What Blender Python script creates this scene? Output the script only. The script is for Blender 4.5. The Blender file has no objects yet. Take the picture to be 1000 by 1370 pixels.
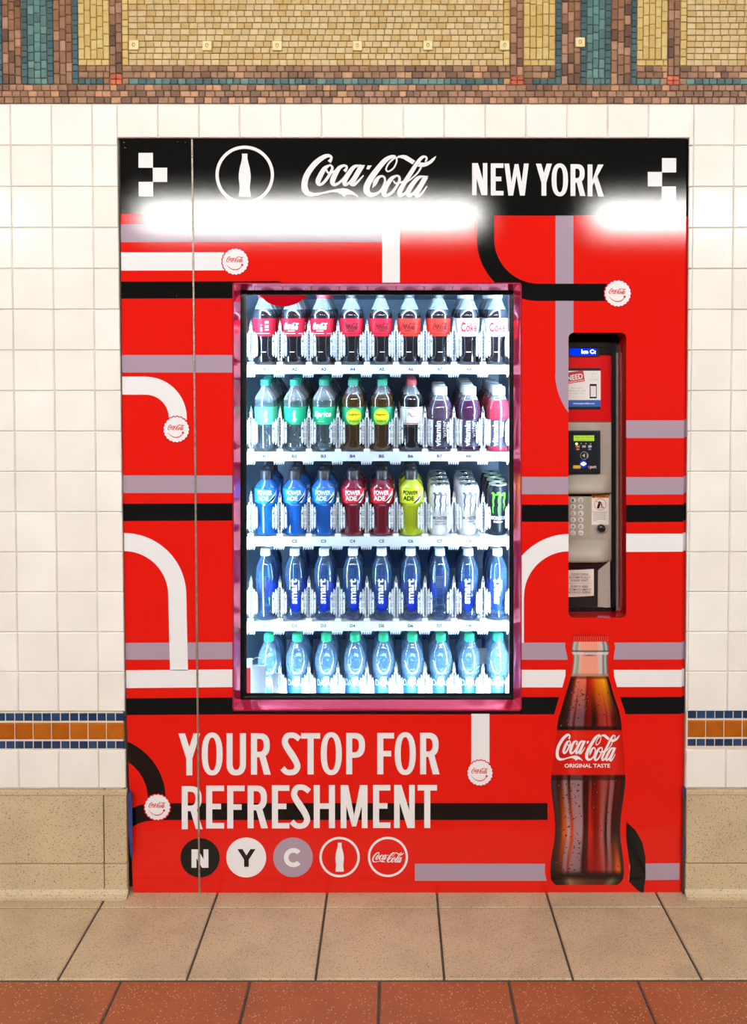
import bpy, bmesh, math, random
from mathutils import Vector, Matrix
random.seed(7)
scene = bpy.context.scene
COL = scene.collection

# ------------------------------------------------------------------ camera
FPX, CAM_D, CAM_Z = 1219.95, 2.4878, 1.37551
TILT, YAW, PPX, PPY = 0.03289, 0.00116, 529.07, 574.30
cam_data = bpy.data.cameras.new('camera')
cam_data.sensor_fit = 'VERTICAL'
cam_data.sensor_height = 24.0
cam_data.sensor_width = 24.0
cam_data.lens = FPX / 1370.0 * 24.0
cam_data.shift_x = (500 - PPX) / 1370.0
cam_data.shift_y = (PPY - 685) / 1370.0
cam_data.clip_start = 0.05
cam = bpy.data.objects.new('camera', cam_data)
COL.objects.link(cam)
cam.location = (0, -CAM_D, CAM_Z)
cam.rotation_euler = (math.pi / 2 - TILT, 0, -YAW)
scene.camera = cam

# ------------------------------------------------------------------ world, light levels, exposure
LAMP_POWER = 292.0        # radiance of the fluorescent tubes
LED_POWER = 98.0         # radiance of the machine's light strips
world = bpy.data.worlds.new('world')
scene.world = world
world.use_nodes = True
bg = world.node_tree.nodes['Background']
bg.inputs[0].default_value = (1.0, 0.95, 0.88, 1)
bg.inputs[1].default_value = 0.11
vs = scene.view_settings
vs.view_transform = 'Standard'
vs.look = 'None'
vs.gamma = 1.0
vs.use_curve_mapping = False
vs.exposure = 0.0
scene.cycles.transparent_max_bounces = 32
scene.cycles.max_bounces = 8
scene.cycles.use_denoising = True
scene.cycles.caustics_reflective = False
scene.cycles.caustics_refractive = False
scene.cycles.sample_clamp_indirect = 6.0


# ------------------------------------------------------------------ picture geometry -> place
def at(x, y, Y):
    """world point on the vertical plane Y seen at photo pixel (x, y)"""
    a = (x - PPX) / FPX
    b = (PPY - y) / FPX
    d = math.cos(TILT) + b * math.sin(TILT)
    z = b * math.cos(TILT) - math.sin(TILT)
    X = a * math.cos(YAW) + d * math.sin(YAW)
    D = d * math.cos(YAW) - a * math.sin(YAW)
    k = (Y + CAM_D) / D
    return Vector((X * k, Y, CAM_Z + z * k))


def lin(r, g=None, b=None):
    if g is None:
        r, g, b = r
    f = lambda c: (c / 255 / 12.92) if c / 255 <= .04045 else ((c / 255 + .055) / 1.055) ** 2.4
    return (f(r), f(g), f(b))


# ------------------------------------------------------------------ materials
MATS = {}


def mat(name, color, rough=0.5, metal=0.0, spec=0.5, coat=0.0, emit=0.0, var=0.0, vscale=30.0, bump=0.0, bscale=60.0, coat_rough=0.05):
    if name in MATS:
        return MATS[name]
    m = bpy.data.materials.new(name)
    m.use_nodes = True
    nt = m.node_tree
    p = nt.nodes['Principled BSDF']
    p.inputs['Base Color'].default_value = (*color, 1)
    p.inputs['Roughness'].default_value = rough
    p.inputs['Metallic'].default_value = metal
    p.inputs['Specular IOR Level'].default_value = spec
    p.inputs['Coat Weight'].default_value = coat
    p.inputs['Coat Roughness'].default_value = coat_rough
    if emit:
        p.inputs['Emission Color'].default_value = (*color, 1)
        p.inputs['Emission Strength'].default_value = emit
    if var or bump:
        g = nt.nodes.new('ShaderNodeNewGeometry')
        n = nt.nodes.new('ShaderNodeTexNoise')
        n.inputs['Scale'].default_value = vscale
        n.inputs['Detail'].default_value = 5
        nt.links.new(g.outputs['Position'], n.inputs['Vector'])
        if var:
            mp = nt.nodes.new('ShaderNodeMapRange')
            mp.inputs['From Min'].default_value = .3
            mp.inputs['From Max'].default_value = .7
            mp.inputs['To Min'].default_value = 1 - var
            mp.inputs['To Max'].default_value = 1 + var * .5
            nt.links.new(n.outputs['Fac'], mp.inputs['Value'])
            vm = nt.nodes.new('ShaderNodeVectorMath')
            vm.operation = 'SCALE'
            vm.inputs[0].default_value = color
            nt.links.new(mp.outputs['Result'], vm.inputs['Scale'])
            nt.links.new(vm.outputs['Vector'], p.inputs['Base Color'])
        if bump:
            n2 = nt.nodes.new('ShaderNodeTexNoise')
            n2.inputs['Scale'].default_value = bscale
            n2.inputs['Detail'].default_value = 3
            nt.links.new(g.outputs['Position'], n2.inputs['Vector'])
            bp = nt.nodes.new('ShaderNodeBump')
            bp.inputs['Strength'].default_value = bump
            bp.inputs['Distance'].default_value = .002
            nt.links.new(n2.outputs['Fac'], bp.inputs['Height'])
            nt.links.new(bp.outputs['Normal'], p.inputs['Normal'])
    MATS[name] = m
    return m


def clear_mat(name, tint, body, fac, rough=0.05, edge=0.25, rim=None, gloss=2.2):
    """see-through plastic: a tint that deepens towards the rim where the wall is seen edge-on,
    a share of milky body, and a glossy skin"""
    if name in MATS:
        return MATS[name]
    m = bpy.data.materials.new(name)
    m.use_nodes = True
    nt = m.node_tree
    N, L = nt.nodes, nt.links
    N.remove(N['Principled BSDF'])
    d = N.new('ShaderNodeBsdfDiffuse')
    d.inputs[0].default_value = (*body, 1)
    g = N.new('ShaderNodeBsdfGlossy')
    g.inputs['Roughness'].default_value = rough
    t = N.new('ShaderNodeBsdfTransparent')
    lw = N.new('ShaderNodeLayerWeight')
    lw.inputs['Blend'].default_value = .35
    cm_ = N.new('ShaderNodeMix')
    cm_.data_type = 'RGBA'
    L.new(lw.outputs['Facing'], cm_.inputs['Factor'])
    cm_.inputs[6].default_value = (*tint, 1)
    cm_.inputs[7].default_value = (*(rim or tuple(c * .8 for c in tint)), 1)
    L.new(cm_.outputs[2], t.inputs[0])
    ma = N.new('ShaderNodeMath')
    ma.operation = 'MULTIPLY_ADD'
    L.new(lw.outputs['Facing'], ma.inputs[0])
    ma.inputs[1].default_value = edge
    ma.inputs[2].default_value = fac
    ma.use_clamp = True
    mx = N.new('ShaderNodeMixShader')
    L.new(ma.outputs[0], mx.inputs[0])
    L.new(t.outputs[0], mx.inputs[1])
    L.new(d.outputs[0], mx.inputs[2])
    fr_ = N.new('ShaderNodeFresnel')
    fr_.inputs['IOR'].default_value = 1.5
    mg = N.new('ShaderNodeMath')
    mg.operation = 'MULTIPLY'
    mg.use_clamp = True
    L.new(fr_.outputs[0], mg.inputs[0])
    mg.inputs[1].default_value = gloss
    mx2 = N.new('ShaderNodeMixShader')
    L.new(mg.outputs[0], mx2.inputs[0])
    L.new(mx.outputs[0], mx2.inputs[1])
    L.new(g.outputs[0], mx2.inputs[2])
    L.new(mx2.outputs[0], N['Material Output'].inputs[0])
    MATS[name] = m
    return m


def vinyl_mat(name, color, rough, ior=1.47):
    """glossy printed film: matte ink under a smooth clear skin"""
    if name in MATS:
        return MATS[name]
    m = bpy.data.materials.new(name)
    m.use_nodes = True
    nt = m.node_tree
    nt.nodes.remove(nt.nodes['Principled BSDF'])
    d = nt.nodes.new('ShaderNodeBsdfDiffuse')
    if color is None:
        a = nt.nodes.new('ShaderNodeVertexColor')
        a.layer_name = 'Col'
        nt.links.new(a.outputs['Color'], d.inputs['Color'])
    else:
        d.inputs['Color'].default_value = (*color, 1)
    g = nt.nodes.new('ShaderNodeBsdfGlossy')
    g.distribution = 'BECKMANN'
    g.inputs['Roughness'].default_value = rough
    f = nt.nodes.new('ShaderNodeFresnel')
    f.inputs['IOR'].default_value = ior
    mx = nt.nodes.new('ShaderNodeMixShader')
    nt.links.new(f.outputs[0], mx.inputs[0])
    nt.links.new(d.outputs[0], mx.inputs[1])
    nt.links.new(g.outputs[0], mx.inputs[2])
    nt.links.new(mx.outputs[0], nt.nodes['Material Output'].inputs[0])
    MATS[name] = m
    return m


def glass_mat():
    m = bpy.data.materials.new('window_glass')
    m.use_nodes = True
    nt = m.node_tree
    t = nt.nodes.new('ShaderNodeBsdfTransparent')
    t.inputs[0].default_value = (.96, .98, 1, 1)
    g = nt.nodes.new('ShaderNodeBsdfGlossy')
    g.inputs['Roughness'].default_value = .01
    f = nt.nodes.new('ShaderNodeFresnel')
    f.inputs['IOR'].default_value = 1.5
    mx = nt.nodes.new('ShaderNodeMixShader')
    nt.links.new(f.outputs[0], mx.inputs[0])
    nt.links.new(t.outputs[0], mx.inputs[1])
    nt.links.new(g.outputs[0], mx.inputs[2])
    nt.links.new(mx.outputs[0], nt.nodes['Material Output'].inputs[0])
    return m


def stone_mat(name, base, dark, light, speck_scale, dark_amt=.12, light_amt=.06, stain=.25, rough=.45):
    """cast terrazzo: a noisy base with dark and light chips and broad stains of its own"""
    m = bpy.data.materials.new(name)
    m.use_nodes = True
    nt = m.node_tree
    N, L = nt.nodes, nt.links
    p = N['Principled BSDF']
    p.inputs['Roughness'].default_value = rough
    p.inputs['Specular IOR Level'].default_value = .35
    g = N.new('ShaderNodeNewGeometry')

    def noise(scale, detail=4):
        n = N.new('ShaderNodeTexNoise')
        n.inputs['Scale'].default_value = scale
        n.inputs['Detail'].default_value = detail
        L.new(g.outputs['Position'], n.inputs['Vector'])
        return n.outputs['Fac']

    def ramp(src, a, b):
        r = N.new('ShaderNodeMapRange')
        r.inputs['From Min'].default_value = a
        r.inputs['From Max'].default_value = b
        L.new(src, r.inputs['Value'])
        return r.outputs['Result']

    def mix(fac, a, b):
        x = N.new('ShaderNodeMix')
        x.data_type = 'RGBA'
        L.new(fac, x.inputs['Factor'])
        for s, v in ((x.inputs[6], a), (x.inputs[7], b)):
            if isinstance(v, tuple):
                s.default_value = (*v, 1)
            else:
                L.new(v, s)
        return x.outputs[2]

    def scaled(fac, k):
        q = N.new('ShaderNodeMath')
        q.operation = 'MULTIPLY'
        L.new(fac, q.inputs[0])
        q.inputs[1].default_value = k
        return q.outputs[0]

    c = mix(scaled(ramp(noise(7, 6), .42, .68), stain * 2), base, tuple(v * .55 for v in base))
    c = mix(scaled(ramp(noise(180, 2), .35, .7), .35), c, tuple(v * .75 for v in base))
    for sc, col, amt in ((speck_scale, dark, dark_amt), (speck_scale * .8, light, light_amt), (speck_scale * .33, dark, dark_amt * .45)):
        v = N.new('ShaderNodeTexVoronoi')
        v.inputs['Scale'].default_value = sc
        v.inputs['Randomness'].default_value = 1
        L.new(g.outputs['Position'], v.inputs['Vector'])
        c = mix(scaled(ramp(v.outputs['Distance'], amt * 1.6, amt * .9), .85), c, col)
    L.new(c, p.inputs['Base Color'])
    MATS[name] = m
    return m


# ------------------------------------------------------------------ object helpers
def tag(o, label=None, cat=None, group=None, kind=None):
    if label: o['label'] = label
    if cat: o['category'] = cat
    if group: o['group'] = group
    if kind: o['kind'] = kind
    return o


def empty(name, loc=(0, 0, 0), parent=None):
    o = bpy.data.objects.new(name, None)
    o.empty_display_size = .05
    COL.objects.link(o)
    o.location = loc
    o.parent = parent
    return o


def link(name, me, parent=None, m=None):
    o = bpy.data.objects.new(name, me)
    COL.objects.link(o)
    o.parent = parent
    if m is not None and len(me.materials) == 0:
        me.materials.append(m)
    return o


def mesh(name, verts, faces, m=None, smooth=False, mats=None, fmat=None):
    me = bpy.data.meshes.new(name)
    me.from_pydata([tuple(v) for v in verts], [], faces)
    if mats:
        for q in mats: me.materials.append(q)
        if fmat:
            me.polygons.foreach_set('material_index', fmat)
    elif m is not None:
        me.materials.append(m)
    if smooth:
        me.polygons.foreach_set('use_smooth', [True] * len(me.polygons))
    me.update()
    return me


class MB:
    """collects boxes, quads and solids, then becomes one mesh object"""
    def __init__(s):
        s.v, s.f = [], []

    def add(s, verts, faces):
        k = len(s.v)
        s.v += [tuple(v) for v in verts]
        s.f += [tuple(i + k for i in f) for f in faces]
        return s

    def box(s, x0, x1, y0, y1, z0, z1):
        return s.add([(x0, y0, z0), (x1, y0, z0), (x1, y1, z0), (x0, y1, z0), (x0, y0, z1), (x1, y0, z1), (x1, y1, z1), (x0, y1, z1)],
                     [(0, 1, 5, 4), (1, 2, 6, 5), (2, 3, 7, 6), (3, 0, 4, 7), (4, 5, 6, 7), (3, 2, 1, 0)])

    def hexa(s, a, b):
        """solid between front loop a and back loop b (same count)"""
        n = len(a)
        f = [tuple(range(n)), tuple(range(2 * n - 1, n - 1, -1))]
        f += [(i, i + n, (i + 1) % n + n, (i + 1) % n) for i in range(n)]
        return s.add(list(a) + list(b), f)

    def build(s, name, m, parent=None, smooth=False, bevel=0, seg=2):
        me = mesh(name, s.v, s.f, m, smooth)
        if bevel:
            bm = bmesh.new()
            bm.from_mesh(me)
            bmesh.ops.bevel(bm, geom=bm.edges[:], offset=bevel, segments=seg, affect='EDGES', profile=.6)
            bm.to_mesh(me)
            bm.free()
        return link(name, me, parent)


def pxbox(x0, y0, x1, y1, Yf, depth):
    """front and back loops of a solid whose front face fills the pixel rectangle on plane Yf"""
    a = [at(x0, y1, Yf), at(x1, y1, Yf), at(x1, y0, Yf), at(x0, y0, Yf)]
    b = [v + Vector((0, depth, 0)) for v in a]
    return a, b


def pxsolid(name, rect, Yf, depth, m, parent=None, bevel=0):
    return MB().hexa(*pxbox(*rect, Yf, depth)).build(name, m, parent, bevel=bevel)


def lathe(profile, seg=24, cap0=True, cap1=True):
    v, f = [], []
    n = len(profile)
    for (z, r) in profile:
        for k in range(seg):
            a = 2 * math.pi * k / seg
            v.append((r * math.sin(a), -r * math.cos(a), z))
    for i in range(n - 1):
        for k in range(seg):
            q = (k + 1) % seg
            f.append((i * seg + k, i * seg + q, (i + 1) * seg + q, (i + 1) * seg + k))
    if cap0: f.append(tuple(range(seg - 1, -1, -1)))
    if cap1: f.append(tuple((n - 1) * seg + k for k in range(seg)))
    return v, f


_text = {}


def text_polys(s, bold=0.0):
    """outline-filled lettering from the built-in font: verts (unit size) and faces"""
    key = (s, bold)
    if key in _text:
        return _text[key]
    cu = bpy.data.curves.new('lettering', 'FONT')
    cu.body = s
    cu.size = 1.0
    cu.offset = bold
    cu.resolution_u = 3
    o = bpy.data.objects.new('lettering', cu)
    COL.objects.link(o)
    dg = bpy.context.evaluated_depsgraph_get()
    dg.update()
    me = o.evaluated_get(dg).to_mesh()
    v = [(p.co.x, p.co.y) for p in me.vertices]
    f = [tuple(p.vertices) for p in me.polygons]
    o.evaluated_get(dg).to_mesh_clear()
    bpy.data.objects.remove(o)
    bpy.data.curves.remove(cu)
    if v:
        x0, x1 = min(p[0] for p in v), max(p[0] for p in v)
        y0, y1 = min(p[1] for p in v), max(p[1] for p in v)
        v = [((p[0] - x0) / (x1 - x0), (p[1] - y0) / (y1 - y0)) for p in v]
    _text[key] = (v, f)
    return v, f


# ------------------------------------------------------------------ flat print shapes in photo pixels (polygon lists)
class PL(list):
    lift = 0            # overlapping strokes of one print lie a hair apart


def lifted(polys, k):
    out = []
    for q in polys:
        p = PL(q)
        p.lift = k
        out.append(p)
    return out


def catmull(pts, n=8):
    out = []
    P = [pts[0]] + list(pts) + [pts[-1]]
    for i in range(1, len(P) - 2):
        p0, p1, p2, p3 = P[i - 1], P[i], P[i + 1], P[i + 2]
        for k in range(n):
            t = k / n
            out.append(tuple(.5 * (2 * b + (c - a) * t + (2 * a - 5 * b + 4 * c - d) * t * t + (3 * b - a - 3 * c + d) * t ** 3)
                             for a, b, c, d in zip(p0, p1, p2, p3)))
    out.append(tuple(pts[-1]))
    return out


def ribbon(pts, n=6):
    """stroke with changing width: pts = (x, y, width)"""
    c = catmull(pts, n)
    L, R = [], []
    for i, (x, y, w) in enumerate(c):
        a = c[max(0, i - 1)]
        b = c[min(len(c) - 1, i + 1)]
        dx, dy = b[0] - a[0], b[1] - a[1]
        d = math.hypot(dx, dy) or 1
        nx, ny = -dy / d * w / 2, dx / d * w / 2
        L.append((x + nx, y + ny))
        R.append((x - nx, y - ny))
    return [[L[i], L[i + 1], R[i + 1], R[i]] for i in range(len(c) - 1)]


def rect(x0, y0, x1, y1):
    return [[(x0, y0), (x1, y0), (x1, y1), (x0, y1)]]


def disc(cx, cy, r, n=48):
    return [[(cx + r * math.cos(2 * math.pi * k / n), cy + r * math.sin(2 * math.pi * k / n)) for k in range(n)]]


def ring(cx, cy, ro, ri, a0=0, a1=360, n=48):
    o = []
    for k in range(n):
        t0, t1 = math.radians(a0 + (a1 - a0) * k / n), math.radians(a0 + (a1 - a0) * (k + 1) / n)
        o.append([(cx + ro * math.cos(t0), cy + ro * math.sin(t0)), (cx + ro * math.cos(t1), cy + ro * math.sin(t1)),
                  (cx + ri * math.cos(t1), cy + ri * math.sin(t1)), (cx + ri * math.cos(t0), cy + ri * math.sin(t0))])
    return o


def text_px(s, x0, y0, x1, y1, bold=0.0):
    v, f = text_polys(s, bold)
    return [[(x0 + v[i][0] * (x1 - x0), y1 - v[i][1] * (y1 - y0)) for i in q] for q in f]


def sup(a, e):
    return math.copysign(abs(a) ** e, a)


def oval(cx, cy, rx, ry, sx, sy, a0=0, a1=360, n=40, e=.86):
    o = []
    for k in range(n):
        q = []
        for t in (k, k + 1):
            a = math.radians(a0 + (a1 - a0) * t / n)
            c, s = sup(math.cos(a), e), sup(math.sin(a), e)
            q.append(((cx + rx * c, cy + ry * s), (cx + (rx - sx) * c, cy + (ry - sy) * s)))
        o.append([q[0][0], q[1][0], q[1][1], q[0][1]])
    return o


def glyph(ch, x0, y0, x1, y1, s, t):
    """narrow grotesque capitals"""
    w, h = x1 - x0, y1 - y0
    ym, xm = (y0 + y1) / 2, (x0 + x1) / 2
    R = rect
    if ch == 'E':
        return R(x0, y0, x0 + s, y1) + R(x0 + s, y0, x1, y0 + t) + R(x0 + s, ym - t * .6, x1 - w * .17, ym + t * .4) + R(x0 + s, y1 - t, x1, y1)
    if ch == 'F':
        return R(x0, y0, x0 + s, y1) + R(x0 + s, y0, x1, y0 + t) + R(x0 + s, ym - t * .5, x1 - w * .17, ym + t * .5)
    if ch == 'H':
        return R(x0, y0, x0 + s, y1) + R(x1 - s, y0, x1, y1) + R(x0 + s, ym - t * .6, x1 - s, ym + t * .4)
    if ch == 'T':
        return R(x0, y0, x1, y0 + t) + R(xm - s / 2, y0 + t, xm + s / 2, y1)
    if ch == 'N':
        return R(x0, y0, x0 + s * .92, y1) + R(x1 - s * .92, y0, x1, y1) + [[(x0, y0), (x0 + s * 1.2, y0), (x1, y1), (x1 - s * 1.2, y1)]]
    if ch == 'M':
        return R(x0, y0, x0 + s * .95, y1) + R(x1 - s * .95, y0, x1, y1) + \
            [[(x0, y0), (x0 + s * 1.25, y0), (xm + s * .35, y1 - h * .04), (xm - s * .35, y1 - h * .04)],
             [(x1 - s * 1.25, y0), (x1, y0), (xm + s * .35, y1 - h * .04), (xm - s * .35, y1 - h * .04)]]
    if ch == 'W':
        q = w * .29
        a = s * .98
        return [[(x0, y0), (x0 + a, y0), (x0 + q + a * .35, y1), (x0 + q - a * .65, y1)],
                [(xm - a * .4, y0 + h * .02), (xm + a * .4, y0 + h * .02), (x0 + q + a * .35, y1), (x0 + q - a * .5, y1)],
                [(xm - a * .4, y0 + h * .02), (xm + a * .4, y0 + h * .02), (x1 - q + a * .5, y1), (x1 - q - a * .35, y1)],
                [(x1 - a, y0), (x1, y0), (x1 - q + a * .65, y1), (x1 - q - a * .35, y1)]]
    if ch == 'Y':
        yj = y0 + h * .56
        return [[(x0, y0), (x0 + s * 1.1, y0), (xm + s * .5, yj), (xm - s * .5, yj + h * .04)],
                [(x1 - s * 1.1, y0), (x1, y0), (xm + s * .5, yj + h * .04), (xm - s * .5, yj)],
                [(xm - s / 2, yj - h * .03), (xm + s / 2, yj - h * .03), (xm + s / 2, y1), (xm - s / 2, y1)]]
    if ch == 'K':
        return R(x0, y0, x0 + s, y1) + [[(x1 - s * 1.15, y0), (x1, y0), (x0 + s, ym + h * .17), (x0 + s, ym - h * .02)],
                                       [(x0 + s * 1.2, ym - h * .02), (x0 + s * 2.0, ym - h * .14), (x1 + .3, y1), (x1 - s * 1.1, y1)]]
    if ch == 'O':
        return oval(xm, ym, w / 2, h / 2, s, t * .9)
    if ch == 'U':
        ry = w * .62
        return R(x0, y0, x0 + s, y1 - ry) + R(x1 - s, y0, x1, y1 - ry) + oval(xm, y1 - ry, w / 2, ry, s, t, 0, 180, 24)
    if ch in 'RP':
        hb = h * (.58 if ch == 'R' else .60)
        cx, cy = x0 + w * .42, y0 + hb / 2
        o = R(x0, y0, x0 + s, y1) + R(x0 + s, y0, cx, y0 + t) + R(x0 + s, y0 + hb - t, cx, y0 + hb)
        o += oval(cx, cy, x1 - (w * .04 if ch == 'R' else 0) - cx, hb / 2, s, t, -90, 90, 20, .8)
        if ch == 'R':
            o += [[(x0 + w * .40, y0 + hb - t * .4), (x0 + w * .40 + s * 1.02, y0 + hb - t * .6), (x1 + .3, y1), (x1 - s * 1.08, y1)]]
        return o
    if ch == 'S':
        q = [(x1 - s * .15, y0 + h * .155), (x1 - w * .30, y0 + h * .075), (xm - w * .04, y0 + t * .5), (x0 + s * .9, y0 + h * .09), (x0 + s * .55, y0 + h * .21),
             (x0 + s * .85, y0 + h * .33), (xm, ym - h * .015), (x1 - s * .85, ym + h * .15), (x1 - s * .5, ym + h * .29),
             (x1 - s * .85, y1 - h * .10), (xm + w * .02, y1 - t * .5), (x0 + w * .27, y1 - h * .075), (x0 + s * .15, y1 - h * .165)]
        ww = [t, t * .98, t, s * .95, s, s * 1.05, s * 1.12, s * 1.05, s, s * .95, t, t * .98, t]
        return ribbon([(a, b, c) for (a, b), c in zip(q, ww)], 5)
    return []


def word(seq, s, t):
    o = []
    for ch, x0, y0, x1, y1 in seq:
        o.append((ch, [lifted([q], i % 16)[0] for i, q in enumerate(glyph(ch, x0, y0, x1, y1, s, t))] if ch in 'NMWYKRP' else glyph(ch, x0, y0, x1, y1, s, t)))
    return o


# the flowing script of the drink's name, traced once in a 1840 x 640 box, y down
_SCRIPT_STROKES = [
    [(408, 165, 52), (432, 130, 38), (434, 98, 34), (398, 80, 44), (335, 98, 60), (238, 168, 72), (152, 270, 76), (98, 370, 80), (78, 465, 82), (86, 535, 84), (125, 585, 66), (200, 604, 44)],
    [(405, 212, 30), (345, 255, 58), (292, 345, 68), (258, 425, 66), (272, 468, 40), (325, 450, 38), (388, 375, 40), (436, 290, 38), (450, 238, 32), (425, 208, 26), (405, 212, 24)],
    [(372, 268, 24), (388, 304, 26), (430, 312, 28), (490, 282, 26), (545, 240, 30)],
    [(612, 290, 48), (638, 258, 34), (640, 224, 30), (600, 214, 34), (540, 248, 54), (484, 340, 70), (452, 425, 68), (472, 470, 44), (530, 452, 36), (590, 398, 30), (640, 330, 26)],
    [(800, 212, 26), (735, 236, 50), (660, 335, 64), (614, 425, 62), (622, 470, 44), (678, 442, 34), (750, 350, 32), (812, 258, 30)],
    [(848, 212, 70), (790, 310, 68), (735, 405, 66), (708, 455, 62), (745, 470, 38), (800, 420, 28), (868, 345, 16)],
    [(790, 212, 16), (884, 214, 16)],
    [(1300, 96, 30), (1245, 92, 44), (1155, 145, 64), (1052, 265, 74), (960, 395, 82), (912, 495, 86), (912, 560, 82), (955, 602, 56), (1030, 596, 40), (1100, 545, 30), (1150, 440, 28), (1150, 380, 28), (1118, 355, 28), (1070, 372, 38), (1030, 428, 60), (1012, 468, 44), (984, 515, 6)],
    [(1306, 100, 24), (1310, 160, 22), (1270, 245, 22), (1200, 292, 22), (1170, 262, 22), (1200, 190, 22), (1268, 122, 24), (1306, 100, 24)],
    [(1300, 352, 30), (1240, 390, 52), (1172, 490, 66), (1140, 575, 66), (1158, 616, 40), (1228, 590, 36), (1300, 508, 36), (1345, 418, 36), (1345, 370, 32), (1320, 350, 26), (1300, 352, 24)],
    [(1268, 415, 22), (1290, 448, 26), (1340, 448, 24), (1395, 428, 22)],
    [(1692, 162, 18), (1712, 122, 28), (1696, 94, 26), (1650, 104, 40), (1590, 172, 50), (1500, 312, 58), (1400, 470, 62), (1350, 570, 64), (1362, 614, 44), (1420, 590, 36), (1485, 515, 28)],
    [(1640, 232, 24), (1592, 310, 22), (1510, 388, 20), (1440, 440, 18)],
    [(1655, 358, 26), (1590, 385, 50), (1505, 488, 64), (1462, 575, 62), (1478, 616, 40), (1540, 582, 34), (1620, 470, 30), (1682, 380, 28)],
    [(1702, 360, 66), (1630, 490, 66), (1572, 598, 62), (1608, 620, 38), (1660, 570, 26), (1716, 488, 14)],
    [(1650, 356, 14), (1732, 358, 14)],
]
_SCRIPT_POLYS = [
    # the tail of the first capital
    [(185, 584), (300, 574), (430, 544), (520, 527), (560, 600), (520, 574), (440, 572), (330, 594), (250, 618), (170, 626)],
    [(520, 527), (590, 518), (650, 526), (720, 560), (780, 604), (805, 634), (750, 612), (690, 600), (640, 604), (606, 628), (578, 602), (545, 584)],
    [(905, 262), (922, 212), (978, 212), (943, 266)],
    # the ribbon over the last letters
    [(1305, 110), (1330, 82), (1390, 70), (1440, 76), (1500, 112), (1560, 150), (1522, 196), (1460, 158), (1400, 122), (1355, 108)],
    [(1590, 226), (1622, 172), (1675, 174), (1735, 158), (1790, 116), (1842, 80), (1822, 130), (1780, 178), (1720, 216), (1670, 231), (1620, 230)],
]


def script(x0, y0, x1, y1, n=5):
    """the script fitted to a pixel box"""
    out = []
    for i, s in enumerate(_SCRIPT_STROKES):
        out += lifted(ribbon(s, n), i)
    for i, q in enumerate(_SCRIPT_POLYS):
        out += lifted([q], 16 + i)
    sx, sy = (x1 - x0) / (1842 - 38), (y1 - y0) / (642 - 55)
    return [lifted([[(x0 + (p[0] - 38) * sx, y0 + (p[1] - 55) * sy) for p in q]], q.lift)[0] for q in out]


def bottle_outline(cx, y0, y1, k):
    """contour bottle pictogram"""
    H = y1 - y0
    pr = [(0, 37), (.02, 37), (.05, 35), (.10, 36), (.16, 41), (.25, 55), (.36, 70), (.48, 79), (.56, 80), (.64, 77), (.72, 71), (.79, 68), (.86, 71), (.93, 77), (.975, 79), (1, 74)]
    L = [(cx - w * k, y0 + t * H) for t, w in pr]
    R = [(cx + w * k, y0 + t * H) for t, w in pr]
    return [[L[i], R[i], R[i + 1], L[i + 1]] for i in range(len(pr) - 1)]


# ================================================================== THE SETTING
P = 0.1105                       # pitch of the white tiles
WALL_Y = 0.0                     # face of the tiled wall
PANEL_Y = 0.012                  # face of the machine's front


def edge_left(y):                # tile edge beside the machine, in photo pixels
    return 157.0 + (y - 186) * .0135


def edge_right(y):
    return 922.6 - (y - 190) * .0064


m_grout = mat('grout', (.78, .70, .58), .85, var=.25, vscale=25)
m_darkgrout = mat('dark_mosaic_grout', lin(126, 94, 62), .9, var=.3, vscale=60)
m_white_tiles = [mat('white_glazed_tile_%s' % n, c, .14, spec=.15, var=.05, vscale=9, bump=.04, bscale=18)
                 for n, c in (('warm', (.845, .80, .75)), ('pale', (.86, .82, .775)), ('cream', (.83, .785, .73)))]
m_bluetile = [mat('blue_mosaic_%d' % i, c, .15, var=.2, vscale=50) for i, c in enumerate(((.015, .045, .12), (.02, .06, .15), (.012, .035, .10)))]
m_orangetile = [mat('orange_tile_%d' % i, c, .18, var=.15, vscale=30) for i, c in enumerate(((.42, .11, .006), (.40, .10, .005), (.45, .125, .008)))]
m_terrazzo = stone_mat('tan_terrazzo', lin(204, 182, 148), (.10, .07, .04), (.66, .58, .46), 170, .17, .12, .16)
m_floor_tan = stone_mat('tan_floor_terrazzo', lin(202, 176, 142), (.13, .09, .05), (.64, .55, .45), 190, .18, .14, .24)
m_floor_red = stone_mat('red_floor_terrazzo', lin(164, 88, 52), (.14, .06, .03), (.62, .40, .26), 150, .14, .15, .2)
m_joint = mat('floor_joint', (.06, .05, .04), .9)
m_reveal = mat('opening_reveal', (.05, .05, .05), .7, var=.4, vscale=40)

# unit tile shared by every piece of tiling: 1 x 1 face looking at -Y, bevelled rim
def unit_tile(name, rim):
    r = rim
    v = [(-.5, 1, -.5), (.5, 1, -.5), (.5, 1, .5), (-.5, 1, .5),
         (-.5, .35, -.5), (.5, .35, -.5), (.5, .35, .5), (-.5, .35, .5),
         (-.5 + r, 0, -.5 + r), (.5 - r, 0, -.5 + r), (.5 - r, 0, .5 - r), (-.5 + r, 0, .5 - r)]
    f = [(8, 9, 10, 11)]
    for i in range(4):
        j = (i + 1) % 4
        f += [(i, j, j + 4, i + 4), (i + 4, j + 4, j + 8, i + 8)]
    return v, f


TV, TF = unit_tile('tile', .02)
TV2, TF2 = unit_tile('tile', .07)
_tile_me = {}


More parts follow.
